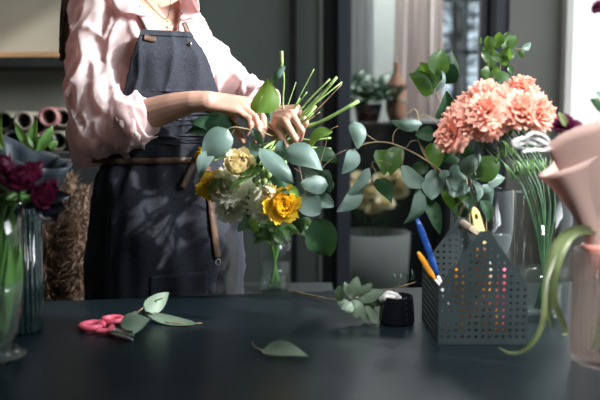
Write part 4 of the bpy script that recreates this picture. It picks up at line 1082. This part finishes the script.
# behind the glass: plant on the cabinet, brown vase, bucket of pale yellow flowers
cz = W(300, 122, 4.5).z
c0 = Vector((W(368, 100, 4.62).x, 4.62, cz))
t = thing('potted_plant', 'dark leafy potted plant behind the glass door pane', 'plant', c0)
bm = bmesh.new(); lathe(bm, [(0, 0), (.06, 0), (.08, .1), (.075, .1), (.07, .08), (0, .08)], 20, c0); obj('pot', bm, 'blackpot', t)
bm = bmesh.new()
for i in range(90):
    p = c0+Vector((random.gauss(0, .07), random.gauss(0, .05), .1+random.random()*.12)); b2 = random.random()*6
    leaf(bm, p, p+Vector((.09*cos(b2), .09*sin(b2), random.uniform(-.04, .08))), .035, (0, -1, .6), nl=4)
obj('foliage', bm, 'darkstem', t)
c1 = Vector((W(396, 100, 4.66).x, 4.66, cz))
bm = bmesh.new(); lathe(bm, [(0, 0), (.035, 0), (.055, .06), (.06, .14), (.045, .22), (.02, .27), (.015, .31), (.02, .33), (.015, .33), (.01, .30), (0, .28)], 24, c1)
tag(obj('clay_vase', bm, 'terra'), 'brown clay vase behind the glass, between the curtains', 'vase')
# dried stems in clay vase
c2 = Vector((W(374, 250, 4.28).x, 4.28, 0))
t = thing('flower_bucket', 'grey bucket of pale yellow flowers behind the glass', 'bucket', c2)
hb = W(300, 232, 4.28).z
bm = bmesh.new(); lathe(bm, [(0, 0), (.15, 0), (.19, hb), (.185, hb), (.146, .01), (0, .01)], 30, c2); obj('body', bm, 'wallgrey', t)
n_ = 0
for (px, py) in ((352, 186), (362, 176), (372, 190), (383, 178), (394, 172), (398, 190), (360, 200), (386, 200), (374, 206), (405, 180)):
    Y = 4.28+random.uniform(-.08, .08); c = W(px, py, Y); n_ += 1
    lb = 'blurred pale yellow flower ' + ['at the left edge of the bucket bunch', 'upper left in the bucket bunch', 'left of the middle of the bucket bunch', 'above the middle of the bucket bunch', 'topmost in the bucket bunch', 'right of the middle of the bucket bunch', 'low left in the bucket bunch', 'low right in the bucket bunch', 'lowest in the bucket bunch', 'furthest right in the bucket bunch'][n_-1]
    flower('yellow_flower', lb, 'flower', 'pale yellow flowers in the bucket', c, (random.uniform(-.4, .4), -.5, .8), .05, 'open', n_ % 3, 'cream', [c2+Vector(((c.x-c2.x)*.5, (Y-4.28), hb)), c2+Vector((0, 0, .05))], .003, 'darkstem')
bm = bmesh.new()
# trees outside the far window
for k, (px, s) in enumerate(((450, 1), (470, -1))):
    rng = random.Random(k+5); bm = bmesh.new(); Y = 9.2+2.2*k; p0 = W(px, 200, Y); p0.z = 0; p1 = W(px+6*s, 20, Y)
    tube(bm, [p0, (p0+p1)/2+Vector((.05*s, 0, 0)), p1, p1+Vector((.05, 0, 1.2))], [.09, .03], n=8, steps=14)
    for i in range(46):
        q = p0.lerp(p1+Vector((0, 0, .9)), rng.uniform(.35, 1)); a = rng.uniform(0, 2*pi); l = rng.uniform(.25, .7)
        e = q+Vector((l*cos(a), l*.6*sin(a), l*rng.uniform(-.1, .8)))
        tube(bm, [q, (q+e)/2+Vector((0, 0, .05)), e], [.016, .005], n=4, steps=4)
        for j in range(3):
            e2 = e+Vector((rng.uniform(-.2, .2), rng.uniform(-.2, .2), rng.uniform(-.1, .25))); tube(bm, [q.lerp(e, .6), e2], [.007, .003], n=4, steps=2)
    tag(obj('bare_tree', bm, 'bark'), 'bare tree outside the far window, '+('left one' if k == 0 else 'right one'), 'tree')
bm = bmesh.new(); box(bm, (-2, 14, 0), (8, 14.4, 1.55)); o = tag(obj('far_building', bm, 'wallwhite', None, False), 'pale low building seen through the far window behind bare trees', 'building')
# ================= the florist
from mathutils.bvhtree import BVHTree
YC = 2.15; YAW = radians(27)
def px2(px, py, Y=YC): return W(px, py, Y)
# rows: py, centre px, half width m, half depth m, centre depth shift
rows = [(-14, 160, .070, .060, .02), (2, 156, .095, .080, .015), (16, 150, .132, .098, .01), (36, 151, .152, .112, 0), (60, 155, .160, .125, -.005), (85, 160, .156, .120, 0), (110, 164, .145, .105, 0), (135, 164, .140, .098, 0),
        (160, 164, .142, .100, 0), (190, 165, .160, .112, .005), (225, 166, .165, .112, .01), (260, 166, .170, .115, .015), (297, 166, .172, .115, .02), (340, 166, .17, .115, .02)]
def rowat(py):
    for a, b in zip(rows[:-1], rows[1:]):
        if py <= b[0]:
            t = max(0, (py-a[0])/(b[0]-a[0])); t = t*t*(3-2*t)*.5+t*.5
            return [a[i]+(b[i]-a[i])*t for i in range(5)]
    return list(rows[-1])
def tpoint(py, phi, off=0, da=0, db=0):
    _, cx, a, b, dy = rowat(py)
    c = px2(cx, py, YC+dy)
    lx = (a+off+da)*sin(phi); ly = -(b+off+db)*cos(phi)
    return Vector((c.x+lx*cos(YAW)-ly*sin(YAW)*1.0, c.y+lx*sin(YAW)+ly*cos(YAW), c.z))
def loft_torso(bm, p0, p1, off, step=4, n=48):
    rings = []; py = p0
    while py <= p1+.01:
        rings.append([bm.verts.new(tpoint(py, 2*pi*k/n, off)) for k in range(n)]); py += step
    for a, b in zip(rings[:-1], rings[1:]):
        for k in range(n): bm.faces.new((a[k], a[(k+1) % n], b[(k+1) % n], b[k]))
    bm.faces.new(rings[0][::-1]); bm.faces.new(rings[-1])
def rc(bm, p0, p1, r0, r1=None, n=16):
    r1 = r0 if r1 is None else r1
    p0 = Vector(p0); p1 = Vector(p1); d = (p1-p0); L = d.length
    if L < 1e-5: sphere(bm, p0, r0, seg=n); return
    x, y = frame_at(d); dn = d/L; rings = []
    prof = [(-cos(a)*r0, sin(a)*r0) for a in (.25, .6, 1.0, pi/2)]+[(L+cos(a)*r1, sin(a)*r1) for a in (pi/2, 1.0, .6, .25)]
    for (s, r) in prof: rings.append([bm.verts.new(p0+dn*s+x*r*cos(2*pi*k/n)+y*r*sin(2*pi*k/n)) for k in range(n)])
    for a, b in zip(rings[:-1], rings[1:]):
        for k in range(n): bm.faces.new((a[k], a[(k+1) % n], b[(k+1) % n], b[k]))
    bm.faces.new(rings[0][::-1]); bm.faces.new(rings[-1])
def chain(bm, pts, rs):
    for i in range(len(pts)-1): rc(bm, pts[i], pts[i+1], rs[i], rs[i+1])
def remeshed(bm, voxel, smooth=(.5, 4), name='tmp'):
    bmesh.ops.recalc_face_normals(bm, faces=bm.faces[:])
    me = bpy.data.meshes.new(name); bm.to_mesh(me); bm.free()
    o = bpy.data.objects.new(name, me); COL.objects.link(o)
    r = o.modifiers.new('r', 'REMESH'); r.mode = 'VOXEL'; r.voxel_size = voxel; r.use_smooth_shade = True
    s = o.modifiers.new('s', 'SMOOTH'); s.factor = smooth[0]; s.iterations = smooth[1]
    dg = bpy.context.evaluated_depsgraph_get(); dg.update()
    out = bpy.data.meshes.new_from_object(o.evaluated_get(dg))
    bpy.data.objects.remove(o); out.name = name
    return out
per = thing('person', 'person in a pink blouse and dark denim apron standing behind the table arranging a bouquet', 'person', (W(165, 200, YC).x, YC, 0))

# ---- body
HY = 1.93
bm = bmesh.new()
loft_torso(bm, -10, 336, -.012)
neck0 = px2(162, -5, YC+.01); head = px2(168, -88, YC-.01)
rc(bm, neck0-Vector((0, 0, .06)), head-Vector((0, -.02, .06)), .058, .052)
sphere(bm, head, .1, (.78, .95, 1.18), 24); sphere(bm, head+Vector((0, -.025, -.055)), .06, (.95, 1, 1), 20)
rc(bm, head+Vector((.004, -.092, .0)), head+Vector((.006, -.108, -.03)), .010, .014)
for s in (-1, 1): sphere(bm, head+Vector((s*.078, .005, -.02)), .03, (.3, .6, 1), 12)
rc(bm, head+Vector((-.02, -.088, -.062)), head+Vector((.024, -.088, -.062)), .009)
# clavicle / shoulders
chain(bm, [px2(150, 4, YC), px2(100, 18, YC)], [.05, .05]); chain(bm, [px2(166, 8, YC+.01), px2(184, 26, YC+.04)], [.042, .034])
# arm on the left of the photo
chain(bm, [px2(100, 18, YC), px2(94, 80, 2.10), px2(102, 137, 2.05), W(128, 124, 2.02), W(150, 114, 1.995), W(175, 106, 1.965), W(192, 102, 1.945), W(207, 101, 1.935)],
      [.048, .044, .040, .042, .039, .032, .026, .0235])
h = lambda px, py, Y: W(px, py, Y)
# hand left
wr = [(207, 97, 1.955), (207, 99, 1.945), (208, 102, 1.935), (208, 105, 1.93)]
K = [(247, 101, 1.965), (248, 104, 1.948), (244, 108, 1.932), (237, 111, 1.922)]
for a, b in zip(wr, K): rc(bm, h(*a), h(*b), .0150, .0104)
for i in range(3):
    a = tuple((wr[i][j]+wr[i+1][j])/2 for j in range(3)); b = tuple((K[i][j]*.9+K[i+1][j]*.9+wr[i][j]*.2)/2 for j in range(3)); rc(bm, h(*a), h(*b), .015, .011)
rc(bm, h(214, 107, 1.955), h(236, 112, 1.945), .015, .011)
fing = [([K[0], (261, 108, 1.958), (266, 121, 1.950), (264, 133, 1.945)], [.0092, .0084, .0077, .0066]),
        ([K[1], (262, 113, 1.938), (264.5, 128, 1.93), (260, 143, 1.935)], [.0094, .0086, .0079, .0067]),
        ([K[2], (255.5, 117, 1.920), (259, 130, 1.918), (255, 141, 1.925)], [.0090, .0082, .0075, .0064]),
        ([K[3], (248, 119, 1.910), (250.5, 127, 1.912), (247, 134, 1.92)], [.0082, .0074, .0067, .0056]),
        ([(213, 106, 1.965), (228, 117, 1.958), (236, 129, 1.940), (243, 141, 1.932)], [.0140, .0118, .0102, .0085])]
for P, R in fing: chain(bm, [h(*p) for p in P], R)
# arm on the right of the photo
chain(bm, [px2(186, 30, YC+.04), px2(214, 66, 2.19), px2(240, 104, 2.17), W(252, 108, 2.10), W(262, 113, 2.03), W(268, 118, 1.985)], [.042, .040, .036, .035, .029, .0235])
wr2 = [(268, 122, 1.975), (269, 119, 1.965), (270, 116, 1.967), (271, 113, 1.975)]
K2 = [(277, 128, 1.930), (284.5, 120, 1.917), (291.5, 113.5, 1.920), (297, 108.5, 1.936)]
for a, b in zip(wr2, K2): rc(bm, h(*a), h(*b), .0160, .0104)
for i in range(3): rc(bm, h(*wr2[i]), h(*[(K2[i][j]+K2[i+1][j])/2 for j in range(3)]), .015, .0108)
f2_ = [([K2[0], (286.5, 146, 1.910), (286, 152, 1.928), (281, 149, 1.946)], [.0092, .0084, .0076, .0066]),
       ([K2[1], (295, 138.5, 1.902), (294.5, 146, 1.925), (289, 146, 1.948)], [.0094, .0085, .0078, .0068]),
       ([K2[2], (302, 130.5, 1.908), (300, 139, 1.928), (295, 141, 1.95)], [.0090, .0081, .0074, .0064]),
       ([K2[3], (306, 122.5, 1.926), (302.5, 131, 1.942), (298, 134, 1.958)], [.0082, .0074, .0068, .0058]),
       ([(272, 122, 1.975), (273, 134, 1.963), (281, 139, 1.960), (289, 137, 1.962)], [.0150, .0122, .0105, .0088])]
for P, R in f2_: chain(bm, [h(*p) for p in P], R)
# legs and feet
for s in (-1, 1):
    hp_ = Vector((per.location.x+s*.09, YC+.02, .86)); kn = Vector((per.location.x+s*.10, YC+.01, .47)); an = Vector((per.location.x+s*.10, YC+.04, .09))
    chain(bm, [hp_, kn, an], [.085, .055, .036]); rc(bm, an+Vector((0, 0, -.045)), an+Vector((s*.01, -.15, -.055)), .036, .030)
me = remeshed(bm, .0026, (.5, 2), 'body')
body = obj('body', me, 'skin', per)
for s in (-1, 1):
    bm = bmesh.new(); sphere(bm, head+Vector((s*.032, -.086, -.002)), .012, seg=14); obj('eye', bm, 'ribbon', per)

# ---- blouse
def disp(me, fn, it=1):
    n = len(me.vertices); co = np.empty(n*3); me.vertices.foreach_get('co', co); co = co.reshape(-1, 3)
    no = np.empty(n*3); me.vertex_normals.foreach_get('vector', no); no = no.reshape(-1, 3)
    out = co.copy()
    for i in range(n): out[i] += no[i]*fn(co[i], no[i])
    me.vertices.foreach_set('co', out.ravel()); me.update()
bm = bmesh.new()
loft_torso(bm, -2, 158, .004)
chain(bm, [px2(146, 0, YC+.02), px2(118, 6, YC+.01), px2(98, 18, YC)], [.058, .064, .072])
chain(bm, [px2(166, 8, YC+.02), px2(178, 24, YC+.04), px2(189, 38, YC+.055)], [.045, .046, .050])
# puffed sleeve left
chain(bm, [px2(103, 20, 2.13), px2(102, 55, 2.11), px2(103, 92, 2.085), px2(107, 117, 2.05), W(120, 122, 2.03), W(132, 120, 2.01), W(142, 118, 2.0)], [.078, .085, .089, .086, .074, .060, .050])
chain(bm, [W(100, 122, 2.08), W(92, 150, 2.11)], [.072, .044])
# sleeve right
chain(bm, [px2(189, 38, 2.205), px2(205, 62, 2.20), px2(222, 82, 2.18), px2(236, 95, 2.16), W(248, 98, 2.11), W(258, 100, 2.06)], [.050, .058, .062, .060, .052, .038])
bl_me = remeshed(bm, .0055, (.5, 14), 'blouse')
ELB = px2(103, 125, 2.05)
def rid(q): 
    v = noise.noise(q); return (1-min(1, abs(v)*2.6))
def fold(p, n):
    P = Vector(p)
    # folds radiate from the elbow on the sleeves
    d = P-ELB
    left = max(0, min(1, (-.30-P.x)/.08))
    r = d.length
    ang = atan2(d.x, d.z)
    left = max(left, max(0, min(1, (P.x+.275)/.03))*.75)
    w = noise.noise(Vector((P.x*6, P.y*6, P.z*6)))*.9
    q1 = Vector((P.x*13-P.z*4.5+w, P.y*8+2, P.z*3.4+P.x*3+1.7))
    q2 = Vector((P.x*16+P.z*9+w, P.y*12, P.z*5-P.x*6+5))
    q3 = Vector((P.x*34-P.z*14, P.y*26, P.z*12+P.x*8))
    a = rid(q1)**2.4*(.009*left+.002)+rid(q2)**2.8*(.008*left+.003)+rid(q3)**2*.0032
    b = noise.noise(Vector((P.x*12, P.y*12, P.z*8)))*.006*left
    nk = max(.25, min(1, (Vector((P.x, 0, P.z))-Vector((neck0.x, 0, neck0.z))).length/.11-.35))
    return (a-.0025+b)*nk
disp(bl_me, fold)
# V neck opening
def pix(p):
    d = Vector(p)-Vector((0, 0, CAMZ)); z = d.y*cos(TH)-d.z*sin(TH); yv = d.y*sin(TH)+d.z*cos(TH)
    return 300+F*d.x/z, 200-F*yv/z
bm = bmesh.new(); bm.from_mesh(bl_me)
dele = []
for f in bm.faces:
    c = f.calc_center_median(); X, Yp = pix(c)
    if Yp < 37 and c.y < YC+.0:
        l = 141+(168-141)*(Yp/36) ; r_ = 179-(179-175)*(Yp/36)
        if Yp < 0: l = 141+Yp*.5; r_ = 179-Yp*.5
        if l < X < r_: dele.append(f)
    elif c.z > neck0.z-.01 and (Vector((c.x, c.y, 0))-Vector((neck0.x, neck0.y, 0))).length < .055: dele.append(f)
bmesh.ops.delete(bm, geom=dele, context='FACES')
for _ in range(8):
    bmesh.ops.smooth_vert(bm, verts=[v for v in bm.verts if v.is_boundary], factor=.5, use_axis_x=True, use_axis_y=True, use_axis_z=True)
blouse = obj('blouse', bm, 'cotton', per)
bvb = BVHTree.FromPolygons([v.co.copy() for v in blouse.data.vertices], [tuple(p.vertices) for p in blouse.data.polygons])
CAMP = Vector((0, 0, CAMZ))
def proj(bv, px, py, off=.003, fb=YC-.09):
    d = ray(px, py).normalized(); h_ = bv.ray_cast(CAMP, d)
    p = h_[0] if h_[0] is not None else W(px, py, fb)
    return p-d*off
def band(bv, cpts, wpx, off=.003, th=.0022, m='leather', name='strap', parent=per, n=24, fb=YC-.1):
    P = smooth_path([Vector((x, y, 0)) for x, y in cpts], n); bm = bmesh.new(); prev = None; dep = []
    for i, p in enumerate(P):
        d = (P[min(i+1, n-1)]-P[max(i-1, 0)]).normalized(); s = Vector((-d.y, d.x, 0))
        row = [bm.verts.new(proj(bv, *(p+s*wpx*j)[:2], off, fb)) for j in (-.5, 0, .5)]
        if prev:
            for a in range(2): bm.faces.new((prev[a], prev[a+1], row[a+1], row[a]))
        prev = row
    bmesh.ops.smooth_vert(bm, verts=bm.verts[:], factor=.4, use_axis_x=True, use_axis_y=True, use_axis_z=True)
    o = obj(name, bm, m, parent); s = o.modifiers.new('s', 'SOLIDIFY'); s.thickness = th; s.offset = 0
    return o
# collar flaps
def flap(outer, inner, off, name='collar'):
    O = smooth_path([Vector((x, y, 0)) for x, y in outer], 16); I_ = smooth_path([Vector((x, y, 0)) for x, y in inner], 16)
    bm = bmesh.new()
    def f(u, v):
        i = min(15, int(round(u*15))); q = I_[i].lerp(O[i], v)
        return proj(bvb, q.x, q.y, off*(.4+.8*sin(v*2.2)), YC-.07)
    sheet(bm, f, 15, 6)
    bmesh.ops.smooth_vert(bm, verts=bm.verts[:], factor=.5, use_axis_x=True, use_axis_y=True, use_axis_z=True)
    o = obj(name, bm, 'cotton', blouse); s = o.modifiers.new('s', 'SOLIDIFY'); s.thickness = .002; s.offset = 0
flap([(108, -8), (115, 10), (122, 14), (130, 13), (139, 16)], [(138, -12), (141, -4), (143, 3), (146, 9), (150, 15)], .020)
flap([(150, 38), (146, 30), (142, 22), (138, 14), (140, 6)], [(168, 37), (163, 29), (157, 20), (151, 11), (144, 0)], .008, 'placket')
flap([(198, -6), (200, 10), (197, 17), (190, 18), (184, 20)], [(176, -10), (178, -4), (178, 4), (177, 10), (176, 16)], .020)
flap([(186, 38), (184, 30), (183, 22), (182, 14), (181, 4)], [(175, 38), (175, 30), (174.5, 20), (174, 11), (172, 0)], .007, 'placket')
# cuffs
def cuff(path, radii, ex):
    bm = bmesh.new(); ph = random.random()*6
    tube(bm, path, radii, n=40, steps=12, cap=False, fn=lambda t, a: 1+.035*sin(a*5+ph+t*2)+.015*sin(a*9+t*4)+.008*sin(a*13))
    o = obj('cuff', bm, 'cotton', blouse); s = o.modifiers.new('s', 'SOLIDIFY'); s.thickness = .003; s.offset = 0; return o
c1_ = cuff([W(132, 122, 2.012), W(139, 119.5, 2.005), W(147.5, 116.5, 1.998)], [.060, .057, .053], 0)
bm = bmesh.new(); lathe(bm, [(0, .0025), (.004, .0028), (.0055, .0015), (.0055, 0), (0, 0)], 16)
qd = W(136, 134, 1.946); bmesh.ops.transform(bm, matrix=Matrix.Translation(qd) @ mat_to((.1, -1, -.25)), verts=bm.verts[:]); obj('button', bm, 'button', blouse)
cuff([W(250, 98, 2.09), W(258, 101, 2.06), W(264, 104, 2.035)], [.043, .042, .046], 0)

# ---- trousers
bm = bmesh.new(); loft_torso(bm, 150, 336, -.002)
for s in (-1, 1):
    X = per.location.x
    chain(bm, [Vector((X+s*.09, YC+.02, .86)), Vector((X+s*.10, YC+.01, .47)), Vector((X+s*.10, YC+.035, .11))], [.10, .075, .06])
tm = remeshed(bm, .008, (.5, 4), 'trousers'); obj('trousers', tm, 'trouser', per)
bm = bmesh.new()
for s in (-1, 1):
    X = per.location.x+s*.10; rc(bm, Vector((X, YC+.04, .045)), Vector((X+s*.01, YC-.11, .038)), .044, .037)
obj('shoes', bm, 'blackmetal', per)

# ---- apron
ebib = [(36, 142, 190), (42, 139, 194), (52, 135, 202), (64, 131, 208), (76, 128, 212), (90, 124, 216), (110, 118, 219), (130, 112, 220), (146, 106, 222)]
def phi_for(py, px, off):
    best = None
    for i in range(-110, 111):
        ph = radians(i); X, _ = pix(tpoint(py, ph, off))
        if best is None or abs(X-px) < best[0]: best = (abs(X-px), ph)
    return best[1]
def edges_at(py):
    if py <= 146:
        for a, b in zip(ebib[:-1], ebib[1:]):
            if py <= b[0]:
                t = max(0, (py-a[0])/(b[0]-a[0])); return phi_for(py, a[1]+(b[1]-a[1])*t, .03), phi_for(py, a[2]+(b[2]-a[2])*t, .03)
    t = min(1, (py-146)/30); return radians(-62-48*t), radians(72+48*t)
def afold(ph, py):
    w = max(0, min(1, (py-165)/60))
    s = noise.noise(Vector((ph*2.6, py*.006, 1.3)))*.026*w+noise.noise(Vector((ph*5, py*.012, 7)))*.010*(.45+w)
    s += (1-min(1, abs(noise.noise(Vector((ph*2.5+py*.016, py*.011, 4)))*3)))**2*.007
    # gathers under the belt
    s += .005*sin(ph*17+1)*max(0, 1-abs(py-168)/26)
    return s
prow = [36+3*i for i in range(0, 42)]+[165+4*i for i in range(0, 45)]
bm = bmesh.new(); prev = None; NU = 60
for py in prow:
    e0, e1 = edges_at(py)
    off = .029 if py < 110 else .029-.009*min(1, (py-110)/40)
    flare = max(0, min(1, (py-165)/130))*.012
    row = []
    for k in range(NU+1):
        ph = e0+(e1-e0)*k/NU
        pin = math.exp(-((py-160)/9)**2)*.007
        row.append(bm.verts.new(tpoint(py, ph, off+flare-pin+afold(ph, py))))
    if prev:
        for k in range(NU): bm.faces.new((prev[k], prev[k+1], row[k+1], row[k]))
    prev = row
apron = obj('apron', bm, 'denim', per); s = apron.modifiers.new('s', 'SOLIDIFY'); s.thickness = .0025; s.offset = 1
bva = BVHTree.FromPolygons([v.co.copy() for v in apron.data.vertices], [tuple(p.vertices) for p in apron.data.polygons])
# hem at the top of the bib
bm = bmesh.new()
def hem(u, v):
    e0, e1 = edges_at(36+5*v); return tpoint(36+5*v, e0+(e1-e0)*u, .0325+afold(e0+(e1-e0)*u, 36+5*v))
sheet(bm, hem, 30, 3); o = obj('hem', bm, 'denim', apron)
# pocket on the skirt
bm = bmesh.new()
def pk_(u, v): return proj(bva, 150+58*u, 276-5*u+40*v, .004)
sheet(bm, pk_, 16, 10); o = obj('pocket', bm, 'denim', apron); s = o.modifiers.new('s', 'SOLIDIFY'); s.thickness = .002
# straps
band(bvb, [(137, 6), (139, 14), (144, 25), (149, 37)], 6, .006, name='neck_strap', parent=apron)
band(bva, [(144, 37), (150, 38.5), (156, 39.5)], 6, .004, name='strap_patch', parent=apron)
band(bvb, [(184, 22), (188, 32), (191, 42)], 5, .012, name='neck_strap', parent=apron)
bm = bmesh.new(); sphere(bm, proj(bva, 190, 44, .006), .0045, (1, .5, 1), 12); obj('rivet', bm, 'gold', apron)
bt = band(bva, [(92, 160), (110, 161.5), (140, 161), (170, 160.5), (195, 160), (212, 159)], 7, .004, name='waist_belt', parent=apron, n=40)
band(bva, [(197, 159), (192, 168), (187, 178), (182, 188)], 7, .010, name='belt_tail', parent=apron)
bm = bmesh.new(); sphere(bm, proj(bva, 196, 160, .010), .011, (1, .55, 1), 14); obj('belt_knot', bm, 'leather', apron)
band(bva, [(207, 166), (210, 195), (214, 228), (218, 259)], 7, .007, name='hanging_strap', parent=apron)
bm = bmesh.new(); q = proj(bva, 218, 262, .012); tube(bm, [q+Vector((.006*cos(a), -.001, .008*sin(a))) for a in [2*pi*i/12 for i in range(13)]], .0012, n=6, steps=24); obj('hook', bm, 'steel', apron)
# ---- necklace
bvy = BVHTree.FromPolygons([v.co.copy() for v in body.data.vertices], [tuple(p.vertices) for p in body.data.polygons])
def chainline(pts):
    P = smooth_path([Vector((x, y, 0)) for x, y in pts], 24); return [proj(bvy, p.x, p.y, .002, YC-.06) for p in P]
bm = bmesh.new()
tube(bm, chainline([(141, -8), (146, 0), (155, 10), (166, 19), (170, 8), (172, -8)]), .0007, n=6, steps=48)
q = proj(bvy, 167, 20, .003); tube(bm, [q+Vector((.0045*cos(a), 0, .0045*sin(a))) for a in [2*pi*i/12 for i in range(13)]], .0009, n=6, steps=24)
sphere(bm, proj(bvy, 168, 27, .003), .003, seg=10)
obj('necklace', bm, 'gold', per)
# ---- hair: cap and long strands behind the shoulder
bm = bmesh.new()
sphere(bm, head+Vector((0, .03, .03)), .112, (.86, .95, 1.1), 28)
for k in range(26):
    a = random.random(); b0 = head+Vector((-.085+.02*random.random(), .05+.03*a, -.03))
    e = W(60+8*random.random(), 40+24*random.random(), YC+.06+.06*a)
    mid = W(74+8*random.random(), -30, YC+.09)
    tube(bm, [b0, mid, W(64+8*random.random(), 10, YC+.08+.04*a), e], [.010, .011, .010, .004], n=6, steps=14)
for k in range(16):
    x = -.085+.085*k/15; tube(bm, [head+Vector((x, .09, -.02)), head+Vector((x*1.05, .12, -.20)), head+Vector((x, .15, -.42))], [.014, .006], n=6, steps=8)
obj('hair', bm, 'hair', per)
